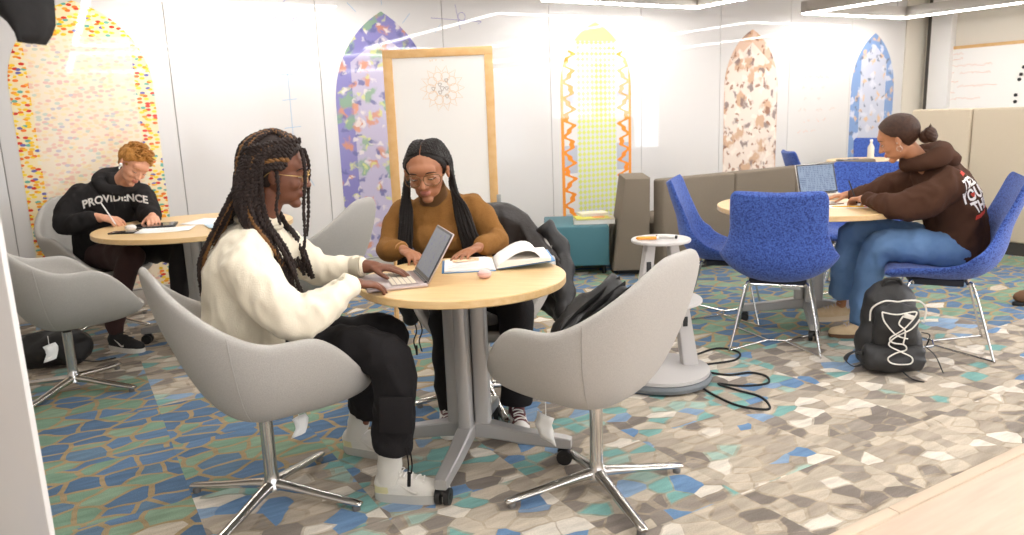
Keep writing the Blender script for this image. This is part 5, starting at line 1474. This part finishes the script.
# loose strands framing the face
add([Vector((.072, -.030, .085)), Vector((.090, -.050, .040)), Vector((.098, -.062, -.02)), Vector((.100, -.070, -.10)), Vector((.112, -.074, -.20)), Vector((.108, -.07, -.262))], .0062)
add([Vector((.010, -.090, .010)), Vector((.020, -.095, -.05)), Vector((.018, -.098, -.11)), Vector((.035, -.10, -.16))], .0058)
add([Vector((.072, .030, .085)), Vector((.090, .055, .030)), Vector((.094, .066, -.05)), Vector((.10, .070, -.14)), Vector((.10, .075, -.22))], .0062)
braid_obj(dark, HR1, 'braid'); braid_obj(gold, HG1, 'golden_braid')

# =============================================================== woman in mustard turtleneck (centre)
w2 = Person('woman with long black braids and clear-framed glasses in a mustard turtleneck reading a textbook', -0.17, 3.47)
SK2 = skin_mat('skin_brown', '#a06c4e', '#8f5e43'); LP2 = mat('lips_rose', '#a5685a', 0.35)
HM2 = Matrix.Translation(w2.p((-.356, 3.33, 1.098))) @ frame((-.12, -.93, -.30), (-.06, 0, 1)) @ Matrix.Diagonal((1.05, 1.19, 1.06, 1))
b = MB(); head_shapes(b, HM2, nose=1.05, lips=0.95)
chain(b, w2, [(-.335, 3.44, .90, .055), (-.335, 3.42, .98, .048), (-.345, 3.375, 1.05, .05)])
chain(b, w2, [(-.21, 3.52, .50, .12, .09), (-.26, 3.50, .68, .11, .08), (-.325, 3.46, .86, .12, .07), (-.335, 3.45, .94, .06, .05)], up=(0, 1, 0))
chain(b, w2, [(-.17, 3.47, .88, .04), (-.09, 3.43, .80, .036), (-.062, 3.36, .768, .033), (-.09, 3.26, .772, .028), (-.135, 3.17, .780, .023)])
chain(b, w2, [(-.48, 3.43, .87, .04), (-.53, 3.38, .775, .036), (-.54, 3.32, .762, .033), (-.52, 3.24, .765, .028), (-.455, 3.16, .782, .023)])
chain(b, w2, [(-.14, 3.50, .51, .06), (-.03, 3.25, .53, .055), (.00, 3.09, .52, .045), (.0, 3.08, .33, .04), (-.002, 3.085, .12, .034)])
chain(b, w2, [(-.27, 3.50, .51, .06), (-.28, 3.25, .53, .055), (-.285, 3.12, .50, .045), (-.29, 3.12, .33, .04), (-.30, 3.12, .12, .034)])
hand_shapes(b, Matrix.Translation(w2.p((-.137, 3.165, .782))) @ frame((-.62, -.78, -.10), (0, 0.1, 1)), -1, curls=(10, 18, 16), scale=0.96)
hand_shapes(b, Matrix.Translation(w2.p((-.455, 3.155, .784))) @ frame((.60, -.78, -.14), (0, 0.1, 1)), 1, curls=(28, 38, 24), scale=0.96)
body(w2, 'body', b, HM2, SK2, LP2)
eyes(w2, HM2, '#140c09'); brows(w2, HM2, '#23150f')
glasses(w2, HM2, 'tortoise and gold framed glasses worn by the woman in mustard turtleneck', '#6e4e2c', 0.0019, metal=0.2, hw=.0305, hh=.0240, cx=.0362)
MUS = mat('mustard_knit', '#8c6234', 0.92, spec=0.15, bump=(300, 0.4), speck=(220, '#785228', 0.6, 0.15))
b = MB()
chain(b, w2, [(-.20, 3.52, .50, .165, .125), (-.235, 3.505, .62, .155, .12), (-.285, 3.48, .75, .165, .120), (-.318, 3.46, .87, .180, .105), (-.332, 3.45, .935, .155, .085), (-.338, 3.44, .975, .080, .068)], up=(0, 1, 0), n=24)
b.ell(tuple(w2.p((-.32, 3.40, .79))), (.145, .065, .085))
chain(b, w2, [(-.185, 3.465, .915, .070), (-.125, 3.45, .865, .064), (-.080, 3.41, .785, .058), (-.065, 3.35, .775, .054), (-.085, 3.27, .778, .048), (-.125, 3.195, .782, .038)], n=20)
chain(b, w2, [(-.475, 3.435, .900, .070), (-.515, 3.42, .85, .062), (-.540, 3.36, .772, .053), (-.540, 3.31, .765, .050), (-.53, 3.245, .768, .048), (-.475, 3.18, .782, .037)], n=20)
chain(b, w2, [(-.337, 3.435, .935, .066), (-.338, 3.425, .965, .060), (-.340, 3.41, .990, .057)], n=20)
SW2 = soft('turtleneck', b, MUS, w2.t, 0.0085, 4, 0.5, folds=[(0.005, (10, 10, 7)), (0.002, (26, 26, 18))])
c = MB(); A, B_ = w2.p((-.337, 3.438, .955)), w2.p((-.348, 3.380, 1.028)); pr = [A.lerp(B_, t) for t in (0, .2, .5, .8, 1.0, .9)]
c.tube([tuple(p) for p in pr], [.076, .070, .066, .065, .063, .052], 56, caps=False)
for i, v in enumerate(c.bm.verts):
    pass
obj('roll_neck', c, mat('mustard_rib', '#835b30', 0.92, wave=(150, 1.0)), SW2)
b = MB()
chain(b, w2, [(-.20, 3.55, .495, .17, .12), (-.20, 3.46, .50, .17, .12)], up=(0, 0, 1), n=20)
chain(b, w2, [(-.13, 3.50, .505, .092), (-.03, 3.26, .535, .086), (.005, 3.13, .530, .078), (.008, 3.07, .48, .070), (.004, 3.075, .33, .064), (-.002, 3.085, .17, .066), (-.002, 3.085, .11, .067)], n=20, flat=True)
chain(b, w2, [(-.27, 3.50, .505, .092), (-.285, 3.26, .530, .086), (-.290, 3.15, .52, .076), (-.292, 3.10, .46, .066), (-.297, 3.12, .33, .056), (-.303, 3.13, .17, .050), (-.303, 3.13, .10, .050)], n=20)
TR2 = soft('trousers', b, BLK, w2.t, 0.009, 4, 0.5, folds=[(0.007, (9, 9, 7))])
MAR = mat('maroon_leather', '#5a1f26', 0.4); WLE = mat('white_leather', '#e8e4de', 0.4); WSO = mat('white_sole', '#e6e1d8', 0.5)
tc2 = lambda q, L: 1 if (0.70*L < q.x < 0.93*L and q.z > 0.045) or (0.30*L < q.x < 0.62*L and 0.030 < q.z < 0.075 and abs(q.y) > 0.02) else 0
shoe(w2, (-.01, 3.15), (.018, 2.905), [MAR, WLE], WSO, LCW, toecap=tc2, swoosh=MAR, sole_h=0.028, w=0.047, high=0.10)
shoe(w2, (-.315, 3.21), (-.285, 2.97), [MAR, WLE], WSO, LCW, toecap=tc2, swoosh=WLE, sole_h=0.028, w=0.047, high=0.10)
c = MB(); c.tube([tuple(w2.p(p)) for p in [(-.463+.031*math.cos(a)*.8, 3.168+.031*math.cos(a)*.6, .783+.031*math.sin(a)) for a in [2*PI*k/20 for k in range(20)]]], 0.0028, 8, closed=True)
br_ = obj('bracelet', c, mat('copper_bangle', '#b98a5e', 0.3, 0.8), w2.t)
HR2 = hair_mat('hair_black', '#17120f', '#241a15', 0.38)
hb = cap(HM2, hl([(-.075, -.002), (-.02, .006), (.015, .030), (.045, .046), (.072, .060), (.12, .074)], True), off=0.002, lumps=0.001, dense=72)
hair2 = obj('hair', hb, HR2, w2.t, angle=180)
rnd = random.Random(5)
Mi2 = HM2.inverted()
def l2(v): return Mi2 @ w2.p(v)
for side in (-1, 1):
    for i in range(24):
        s = i/23; r = rnd.uniform(.0058, .0074)
        # start at the parting, follow the skull back behind the ear, drop in front of the shoulder
        a0 = side*(.10); 
        x = .050-.145*s
        st = [Vector((x, side*.006, .030+.087*math.sqrt(max(0, 1-((x+.014)/.105)**2)))), ]
        ph = side*(0.45); 
        st.append(Vector((x-.012, side*.044, .030+.075*math.sqrt(max(0, 1-((x+.022)/.105)**2)))))
        st.append(Vector((x*0.55-.026, side*.077, .040)))
        st.append(Vector((x*0.35-.036, side*.083, -.012)))
        # world-space hanging points (survey axes)
        cx = -.352 + (-1 if side < 0 else 1)*0   # side sign handled below
        sg = -1 if side < 0 else 1            # local +y is to the left of the face
        # local y+ with forward -y maps to survey +x
        W = [(-.350+sg*(.092+.022*rnd.random()), 3.355+.03*rnd.random(), 1.02), (-.348+sg*(.100+.045*(s-.4)+.012*rnd.random()), 3.345-.01*s, .93),
             (-.350+sg*(.100+.055*(s-.3)), 3.325-.02*rnd.random(), .84), (-.350+sg*(.105+.06*(s-.3)), 3.30-.02*rnd.random(), .76), (-.352+sg*(.105+.06*(s-.3)), 3.29-.01*rnd.random(), .70-.03*rnd.random())]
        if sg > 0: W = [(x_+(.060+.03*s)*(1.02-z_)/.3, y_, z_) for x_, y_, z_ in W]
        P = [HM2 @ p for p in st] + [w2.p(p) for p in W]
        b = MB(); twist_braid(b, P, r, 0.020, seed=i, n=5, step=0.006); obj('braid', b, HR2, hair2, angle=180)

# =============================================================== man in black hoodie (left rear)
m1 = Person('man with short ginger hair in a black hoodie with white lettering, bent over his writing', -2.68, 4.98)
SK3 = skin_mat('skin_fair', '#dba283', '#cf8f72'); LP3 = mat('lips_fair', '#c47c6a', 0.4)
HM3 = Matrix.Translation(m1.p((-2.365, 4.86, 1.100))) @ frame((.62, -.52, -.58), (0.45, 0.1, 1)) @ Matrix.Scale(1.05, 4)
b = MB(); head_shapes(b, HM3, nose=1.0, lips=0.9, w=1.02)
chain(b, m1, [(-2.56, 4.98, .90, .062), (-2.50, 4.95, .985, .060), (-2.41, 4.89, 1.05, .058)])
chain(b, m1, [(-2.74, 5.06, .50, .13, .10), (-2.68, 5.02, .70, .12, .09), (-2.60, 4.98, .88, .13, .08), (-2.55, 4.97, .94, .07, .06)], up=(.6, -.8, 0))
chain(b, m1, [(-2.73, 4.88, .92, .045), (-2.79, 4.80, .82, .04), (-2.80, 4.77, .745, .036), (-2.66, 4.73, .765, .031), (-2.535, 4.705, .790, .026)])
chain(b, m1, [(-2.46, 5.04, .90, .045), (-2.36, 4.96, .80, .04), (-2.33, 4.88, .765, .036), (-2.27, 4.79, .775, .03), (-2.23, 4.73, .785, .025)])
chain(b, m1, [(-2.74, 4.98, .51, .07), (-2.48, 4.75, .535, .06), (-2.33, 4.60, .54, .05), (-2.40, 4.52, .34, .045), (-2.44, 4.495, .12, .038)])
chain(b, m1, [(-2.66, 5.10, .51, .07), (-2.32, 4.92, .535, .06), (-2.12, 4.80, .54, .05), (-2.12, 4.75, .34, .045), (-2.14, 4.72, .12, .038)])
hand_shapes(b, Matrix.Translation(m1.p((-2.540, 4.705, .792))) @ frame((.93, -.10, -.18), (0, -0.25, 1)), 1, curls=(48, 52, 30), scale=1.08, index=(30, 45, 20), thumb=(.85, .30, -.45))
hand_shapes(b, Matrix.Translation(m1.p((-2.235, 4.735, .785))) @ frame((.45, -.85, -.15), (0, 0, 1)), -1, curls=(15, 20, 15), scale=1.05)
body(m1, 'body', b, HM3, SK3, LP3)
eyes(m1, HM3, '#7a4c2a', iris='#4a6a7a'); brows(m1, HM3, '#b37a3c')
GH = hair_mat('hair_ginger', '#c48a45', '#a66f30', 0.6)
hb = cap(HM3, hl([(-.045, -.032), (.0, -.020), (.015, .016), (.045, .052), (.065, .074), (.12, .10)]), off=0.010, w=1.02, lumps=0.006, lscale=(38, 60, 38), dense=96)
hg = obj('hair', hb, GH, m1.t, angle=180)
rnd = random.Random(9); b = MB()
for i in range(150):
    ph = rnd.uniform(0, .95); th = rnd.uniform(-PI, PI); p = scalp(ph, th, .012)
    if p.x > .060 and p.z < .06: continue
    n_ = (p-Vector((-.014, 0, .03))).normalized(); q = p + n_*.014 + Vector((.016, .004*rnd.uniform(-1, 1), .002))
    b.tube([tuple(HM3 @ (p-n_*.006)), tuple(HM3 @ (p+n_*.008+Vector((.004, 0, 0)))), tuple(HM3 @ q)], [.0065, .0055, .0012], 6)
obj('tousled_locks', b, GH, hg, angle=180)
for v_ in (-1,):
    e_ = thing('earbud', 'white wireless earbud in the ear of the man in black hoodie', 'earphone', (m1.o.x, m1.o.y, 0), 0)
    b = MB(); P0 = HM3 @ Vector((.010, v_*.086, -.012)); P1 = HM3 @ Vector((.020, v_*.088, -.040)); b.ell(tuple(P0), (.010, .010, .010)); obj('bud', b, mat('earbud_white', '#f2f1ef', 0.3), e_)
    b = MB(); b.tube([tuple(P0), tuple(P1)], [.0045, .004], 10); obj('stem', b, mat('earbud_white', '#f2f1ef', 0.3), e_)
BH = mat('black_fleece', '#2a2828', 0.92, spec=0.15, bump=(240, 0.3))
b = MB()
chain(b, m1, [(-2.74, 5.06, .50, .185, .15), (-2.72, 5.05, .62, .185, .15), (-2.67, 5.02, .75, .185, .145), (-2.62, 4.99, .86, .190, .125), (-2.58, 4.97, .925, .155, .105), (-2.555, 4.96, .965, .10, .085)], up=(.6, -.8, 0), n=24)
chain(b, m1, [(-2.735, 4.89, .910, .085), (-2.785, 4.83, .84, .080), (-2.805, 4.78, .765, .074), (-2.755, 4.755, .755, .066), (-2.66, 4.73, .768, .054), (-2.575, 4.712, .785, .042)], n=20)
chain(b, m1, [(-2.46, 5.05, .895, .082), (-2.375, 4.99, .82, .076), (-2.33, 4.90, .775, .068), (-2.28, 4.81, .778, .054), (-2.245, 4.755, .785, .042)], n=20)
HD1 = soft('hoodie', b, BH, m1.t, 0.009, 4, 0.5, folds=[(0.010, (8, 8, 6)), (0.004, (20, 20, 14))])
b = MB()   # hood lying open behind the neck
pts = []
for k in range(25):
    a = 2*PI*k/24; ca, sa = math.cos(a), math.sin(a)
    # x' forward (.6,-.8), y' side (.8,.6)
    fx, sd_ = .082*ca, .098*sa
    pts.append((-2.545+fx*.6+sd_*.8, 4.965-fx*.8+sd_*.6, .985-0.048*ca, .034+.018*(1-ca)/2))
q = [tuple(m1.p(p)) for p in pts[:-1]]
b.tube(q, [p[3] for p in pts[:-1]], 14, closed=True); b.ell(tuple(m1.p((-2.62, 5.06, .975))), (.10, .085, .060))
soft('hood', b, BH, HD1, 0.009, 3, 0.5, folds=[(0.008, (10, 10, 10))])
f1 = Vector((.42, -.90, .10)).normalized(); xr = Vector((.90, .42, 0)).normalized(); up1 = f1.cross(xr)*-1; up1 = up1 if up1.z > 0 else -up1
Mt = Matrix((xr, up1, xr.cross(up1))).transposed().to_4x4(); Mt.translation = m1.p((-2.565, 4.965, .865)) + f1*0.40
WLT = mat('white_lettering', '#e9e6e0', 0.8)
garment_text(m1, HD1, 'PROVIDENCE', 0.068, Mt, WLT, bold=0.0022, warp=lambda x, y: (x*0.92, y*(1.0+0.9*min(1, abs(x)/.16)**1.5*0+0) + 0.020 - (x/.16)**2*0.020))
c = MB(); 
for s in (-1, 1):
    c = MB(); A = m1.p((-2.505, 4.885, .93)) + xr*s*.03; c.tube([tuple(p) for p in spline([tuple(A+f1*.03), tuple(A+f1*.06+Vector((0, 0, -.05))), tuple(A+f1*.065+Vector((0, 0, -.11)))], 4)], .003, 6); obj('drawcord', c, BH, HD1)
MRN = mat('maroon_jersey', '#3a2220', 0.85, bump=(100, 0.2))
b = MB()
chain(b, m1, [(-2.72, 5.06, .50, .17, .12), (-2.66, 4.99, .50, .16, .12)], up=(0, 0, 1), n=20)
chain(b, m1, [(-2.72, 4.96, .51, .095), (-2.48, 4.76, .54, .088), (-2.335, 4.61, .545, .078), (-2.345, 4.56, .49, .066), (-2.39, 4.52, .34, .058), (-2.43, 4.495, .18, .052), (-2.435, 4.49, .13, .048)], n=20)
TR3 = soft('trousers', b, MRN, m1.t, 0.010, 4, 0.5, folds=[(0.007, (8, 8, 7))])
b = MB(); chain(b, m1, [(-2.64, 5.08, .51, .095), (-2.32, 4.93, .54, .088), (-2.12, 4.80, .545, .078), (-2.11, 4.76, .49, .066), (-2.12, 4.75, .34, .058), (-2.14, 4.72, .18, .05)], n=20)
soft('trouser_leg', b, mat('black_jersey', '#1f1b1c', 0.85), TR3, 0.010, 4, 0.5, folds=[(0.007, (8, 8, 7))])
BKN = mat('black_knit_shoe', '#1d1c1d', 0.7, bump=(200, 0.2)); 
shoe(m1, (-2.495, 4.515), (-2.235, 4.405), BKN, WSO, mat('black_lace', '#222222', 0.8), swoosh=(WLE, 1.0), sole_h=0.030, w=0.047)
shoe(m1, (-2.18, 4.80), (-2.08, 4.55), BKN, WSO, mat('black_lace', '#222222', 0.8), swoosh=(WLE, 1.0), sole_h=0.030, w=0.047)
pencil('white stylus held by the man in black hoodie', (-2.425, 4.655, .748), (-2.50, 4.66, .885), 0.0042, '#f0efed', '#f0efed', '#f0efed', 'stylus', 'stylus')

# =============================================================== woman in brown hoodie (right)
w3 = Person('woman with dark hair in a low bun, brown printed hoodie and blue jeans, writing', 2.30, 4.02)
SK4 = skin_mat('skin_tan', '#b8805c', '#a87250'); LP4 = mat('lips_tan', '#a8604f', 0.4)
HM4 = Matrix.Translation(w3.p((2.105, 4.14, 1.122))) @ frame((-.76, .48, -.42), (-.22, 0.1, 1)) @ Matrix.Scale(1.02, 4)
b = MB(); head_shapes(b, HM4, nose=1.0, lips=1.0)
chain(b, w3, [(2.27, 4.12, .93, .055), (2.22, 4.125, 1.00, .050), (2.155, 4.135, 1.07, .052)])
chain(b, w3, [(2.42, 4.09, .50, .09, .12), (2.41, 4.10, .70, .08, .12), (2.33, 4.12, .88, .07, .13), (2.27, 4.12, .95, .05, .06)], up=(0, 1, 0))
chain(b, w3, [(2.28, 3.99, .89, .042), (2.16, 3.98, .80, .038), (2.04, 4.00, .778, .035), (2.00, 4.12, .78, .030), (1.985, 4.24, .785, .025)])
chain(b, w3, [(2.25, 4.27, .90, .042), (2.14, 4.36, .82, .038), (2.10, 4.42, .785, .034), (2.05, 4.47, .780, .028), (2.01, 4.50, .782, .024)])
chain(b, w3, [(2.40, 4.0, .51, .07), (2.18, 4.05, .545, .06), (2.03, 4.10, .54, .048), (2.0, 4.15, .34, .042), (1.985, 4.19, .12, .035)])
chain(b, w3, [(2.40, 4.18, .51, .07), (2.15, 4.26, .57, .06), (1.985, 4.31, .575, .048), (1.96, 4.35, .38, .042), (1.965, 4.38, .18, .035), (1.955, 4.39, .13, .034)])
hand_shapes(b, Matrix.Translation(w3.p((1.985, 4.245, .787))) @ frame((-.10, .95, -.15), (0.2, 0, 1)), -1, curls=(45, 55, 30), scale=0.98, index=(28, 48, 22), thumb=(.85, .35, -.4))
hand_shapes(b, Matrix.Translation(w3.p((2.01, 4.502, .783))) @ frame((-.9, .2, -.15), (0, 0, 1)), 1, curls=(15, 20, 15), scale=0.95)
body(w3, 'body', b, HM4, SK4, LP4)
eyes(w3, HM4, '#1a120e'); brows(w3, HM4, '#2c1d15')
DB = hair_mat('hair_dark_brown', '#3a2418', '#4f3324', 0.38)
hb = cap(HM4, hl([(-.070, -.030), (-.02, -.016), (.0, -.006), (.02, .022), (.045, .044), (.072, .060), (.12, .078)]), off=0.010, lumps=0.001, dense=72)
h4 = obj('hair', hb, DB, w3.t, angle=180)
b = MB(); C0 = HM4 @ Vector((-.122, 0, -.050))
for k in range(9):
    a = 2*PI*k/9
    pts = []
    for j in range(14):
        t_ = j/13; aa = a + t_*2.4; r = .030*math.sin(PI*(0.15+0.7*t_))
        pts.append(tuple(C0 + (HM4.to_3x3() @ Vector((-.022+.040*t_ - .02, r*math.cos(aa)*1.1, r*math.sin(aa))))))
    b.tube(pts, [.014]*14, 8)
b.ell(tuple(C0), .036)
obj('bun', b, DB, h4, angle=180)
b = MB()
for k in range(5):
    d = Vector((-.045, .012*(k-2), .030+.006*k)); b.tube([tuple(C0), tuple(HM4.to_3x3() @ (d*.5) + C0), tuple(HM4.to_3x3() @ d + C0)], [.007, .006, .001], 6)
obj('bun_ends', b, DB, h4, angle=180)
er = MB(); pc = HM4 @ Vector((.004, .085, -.052)); er.tube([tuple(pc + (HM4.to_3x3() @ Vector((.013*math.cos(a), 0, .013*math.sin(a))))) for a in [2*PI*k/20 for k in range(20)]], .0014, 6, closed=True)
obj('hoop_earring', er, mat('silver', '#d8d6d2', 0.2, 1.0), w3.t)
er = MB(); pc = HM4 @ Vector((.004, .085, -.020)); er.ell(tuple(pc), .004); obj('stud_earring', er, mat('silver', '#d8d6d2', 0.2, 1.0), w3.t)
BR = mat('brown_fleece', '#4a3226', 0.92, spec=0.15, bump=(240, 0.3))
b = MB()
chain(b, w3, [(2.40, 4.09, .475, .150, .185), (2.42, 4.09, .55, .155, .185), (2.425, 4.10, .67, .135, .180), (2.39, 4.11, .79, .135, .180), (2.335, 4.12, .885, .125, .165), (2.285, 4.125, .945, .095, .115), (2.26, 4.125, .975, .075, .085)], up=(0, 1, 0), n=24)
chain(b, w3, [(2.315, 3.985, .885, .088), (2.23, 3.955, .825, .086), (2.12, 3.960, .785, .080), (2.045, 3.985, .772, .068), (2.01, 4.05, .780, .056), (1.994, 4.13, .785, .047), (1.988, 4.175, .787, .039)], n=20)
chain(b, w3, [(2.275, 4.26, .890, .082), (2.17, 4.35, .825, .074), (2.11, 4.405, .790, .060), (2.06, 4.455, .782, .050), (2.03, 4.485, .783, .040)], n=20)
HD3 = soft('hoodie', b, BR, w3.t, 0.009, 4, 0.5, folds=[(0.009, (8, 8, 6)), (0.004, (20, 20, 14))])
b = MB(); pts = []
for k in range(24):
    a = 2*PI*k/24; ca, sa = math.cos(a), math.sin(a)
    pts.append((2.245-.084*ca, 4.125+.096*sa, 1.008-.030*ca, .036+.024*(1-ca)/2))
b.tube([tuple(w3.p(p)) for p in pts], [p[3] for p in pts], 14, closed=True); b.ell(tuple(w3.p((2.345, 4.11, 1.005))), (.080, .105, .060), rot=Euler((0, 0.55, 0)))
soft('hood', b, BR, HD3, 0.009, 3, 0.5, folds=[(0.007, (10, 10, 10))])
# lettering across the upper back, wrapping towards the near side
bn = Vector((.50, -.86, .12)).normalized(); xr = Vector((.865, .50, 0)).normalized(); upv = bn.cross(xr); upv = upv if upv.z > 0 else -upv
def tmat(cx, cy, cz, tilt):
    x2 = (xr*math.cos(tilt)+upv*math.sin(tilt)); y2 = (upv*math.cos(tilt)-xr*math.sin(tilt))
    M = Matrix((x2, y2, x2.cross(y2))).transposed().to_4x4(); M.translation = w3.p((cx, cy, cz)) + bn*0.35; return M
WLB = mat('print_white', '#ece8e2', 0.8); RDP = mat('print_red', '#c8402f', 0.8)
sq = lambda x, y: (x*0.70, y)
garment_text(w3, HD3, 'TELL', 0.082, tmat(2.375, 3.96, .888, 0.34), WLB, bold=0.003, warp=sq)
garment_text(w3, HD3, 'YOUR', 0.088, tmat(2.410, 3.97, .826, 0.34), WLB, bold=0.003, warp=sq)
garment_text(w3, HD3, 'THIS', 0.078, tmat(2.440, 3.98, .766, 0.34), WLB, bold=0.003, warp=sq)
bv3 = BVHTree.FromPolygons([v.co for v in HD3.data.vertices], [tuple(p.vertices) for p in HD3.data.polygons])
def patch(nm, poly, M, m_):
    bm = bmesh.new(); f = bm.faces.new([bm.verts.new((x, y, 0)) for x, y in poly]); bmesh.ops.triangulate(bm, faces=[f])
    for _ in range(3):
        es = [e for e in bm.edges if e.calc_length() > 0.012]
        if es: bmesh.ops.subdivide_edges(bm, edges=es, cuts=1); bmesh.ops.triangulate(bm, faces=bm.faces[:])
    dz = M.to_3x3() @ Vector((0, 0, -1))
    for v in bm.verts:
        w = M @ v.co; r = bv3.ray_cast(w, dz); v.co = (r[0]-dz*0.0028) if r[0] is not None else w+dz*.1
    b = MB(); b.bm.free(); b.bm = bm; return obj(nm, b, m_, HD3, smooth=False)
patch('red_stroke', [(-.065, -.012), (.02, -.004), (.07, .004), (.065, .018), (.0, .012), (-.055, .010)], tmat(2.455, 3.98, .722, 0.34), RDP)
patch('red_stroke', [(-.03, -.010), (.02, -.008), (.025, .010), (-.025, .012)], tmat(2.345, 3.96, .938, 0.3), RDP)
hp = [(0.014*math.sin(t)**3, 0.0125*math.cos(t)-0.0045*math.cos(2*t)-0.002*math.cos(3*t)) for t in [2*PI*k/20 for k in range(20)]]
patch('red_heart', [(x*0.9, y) for x, y in hp], tmat(2.398, 3.97, .822, 0.3), RDP)
JN = mat('blue_denim', '#6f8fb8', 0.9, spec=0.15, bump=(220, 0.25), speck=(9, '#5c7ca6', 0.8, 0.2))
b = MB()
chain(b, w3, [(2.42, 4.09, .50, .14, .17), (2.36, 4.09, .50, .14, .17)], up=(0, 0, 1), n=20)
chain(b, w3, [(2.40, 4.0, .51, .100), (2.18, 4.045, .545, .095), (2.04, 4.09, .545, .082), (2.01, 4.12, .49, .075), (1.995, 4.16, .34, .070), (1.985, 4.19, .17, .066), (1.985, 4.19, .12, .064)], n=20)
chain(b, w3, [(2.40, 4.18, .51, .098), (2.15, 4.26, .575, .090), (2.0, 4.305, .590, .080), (1.965, 4.33, .54, .075), (1.955, 4.35, .40, .074), (1.96, 4.37, .27, .076), (1.963, 4.38, .195, .080)], n=20, flat=True)
JE = soft('jeans', b, JN, w3.t, 0.0095, 4, 0.5, folds=[(0.007, (9, 9, 6)), (0.003, (24, 24, 16))])
TN = mat('tan_suede', '#dcc49f', 0.85, speck=(30, '#cfb288', 0.6)); CRS = mat('cream_sole', '#e0cdb0', 0.6)
shoe(w3, (2.055, 4.375), (1.77, 4.42), TN, CRS, mat('lilac_lace', '#dcd3d8', 0.7), sole_h=0.028, w=0.054, high=0.150, z=0.055, pitch=0.06)
shoe(w3, (2.07, 4.17), (1.81, 4.21), TN, mat('brown_gum_sole', '#6b4a33', 0.6), mat('lilac_lace', '#dcd3d8', 0.7), sole_h=0.022, w=0.046)
c = MB(); c.tube([tuple(w3.p((2.000, 4.385, .13))), tuple(w3.p((1.97, 4.382, .215)))], [.041, .040], 18); obj('sock', c, mat('lavender_sock', '#d9d3de', 0.85), w3.t)
pencil('black pen held upright by the woman in brown hoodie', (1.995, 4.335, .748), (1.955, 4.37, .88), 0.0045, '#1c1c1e', '#1c1c1e', '#1c1c1e', 'pen', 'pen')
# ================================================================ LIGHT
W = bpy.data.worlds.new('daylight'); bpy.context.scene.world = W; W.use_nodes = True
bg = W.node_tree.nodes['Background']; bg.inputs['Color'].default_value = srgb('#eef3ff'); bg.inputs['Strength'].default_value = 0.5
def area(name, loc, rot, sx, sy, power, color='#f7f9ff', spread=PI):
    l = bpy.data.lights.new(name, 'AREA'); l.shape = 'RECTANGLE'; l.size = sx; l.size_y = sy; l.energy = power; l.color = srgb(color)[:3]; l.spread = spread
    o = bpy.data.objects.new(name, l); COL.objects.link(o); o.location = loc; o.rotation_euler = rot; return o
DAY = 1.0
for s, e in holes_f:
    area('window_daylight', ((s+e)/2, V0-0.25, 1.38), (PI/2, 0, 0), e-s, 2.62, 72*(e-s)*0.24)
for s, e in holes_r:
    area('window_daylight', (U1+0.25, (s+e)/2, 1.38), (PI/2, 0, PI/2), e-s, 2.62, 125*(e-s)*0.62)

# ================================================================ CAMERA
f, pitch, roll, H = 760.0, 0.2, -0.038, 1.33
fw = Vector((0, math.cos(pitch), -math.sin(pitch))); up = Vector((0, math.sin(pitch), math.cos(pitch))); rt = Vector((1, 0, 0))
c_, s_ = math.cos(roll), math.sin(roll)
rt2 = rt*c_ + up*s_; up2 = up*c_ - rt*s_
def r2(v): return cw(v.x, v.y, v.z)
R = Matrix((r2(rt2), r2(up2), -r2(fw))).transposed()
cam_d = bpy.data.cameras.new('camera'); cam_d.sensor_width = 36; cam_d.lens = f/1024*36
cam = bpy.data.objects.new('camera', cam_d); COL.objects.link(cam)
cam.matrix_world = Matrix.Translation((0, 0, H)) @ R.to_4x4()
cam_d.dof.use_dof = True; cam_d.dof.focus_distance = 2.9; cam_d.dof.aperture_fstop = 4.5
cam_d.clip_start = 0.05
sc = bpy.context.scene; sc.camera = cam
sc.view_settings.view_transform = 'Standard'; sc.view_settings.look = 'None'
sc.view_settings.gamma = 1.0; sc.view_settings.use_curve_mapping = False
sc.view_settings.exposure = 0.08
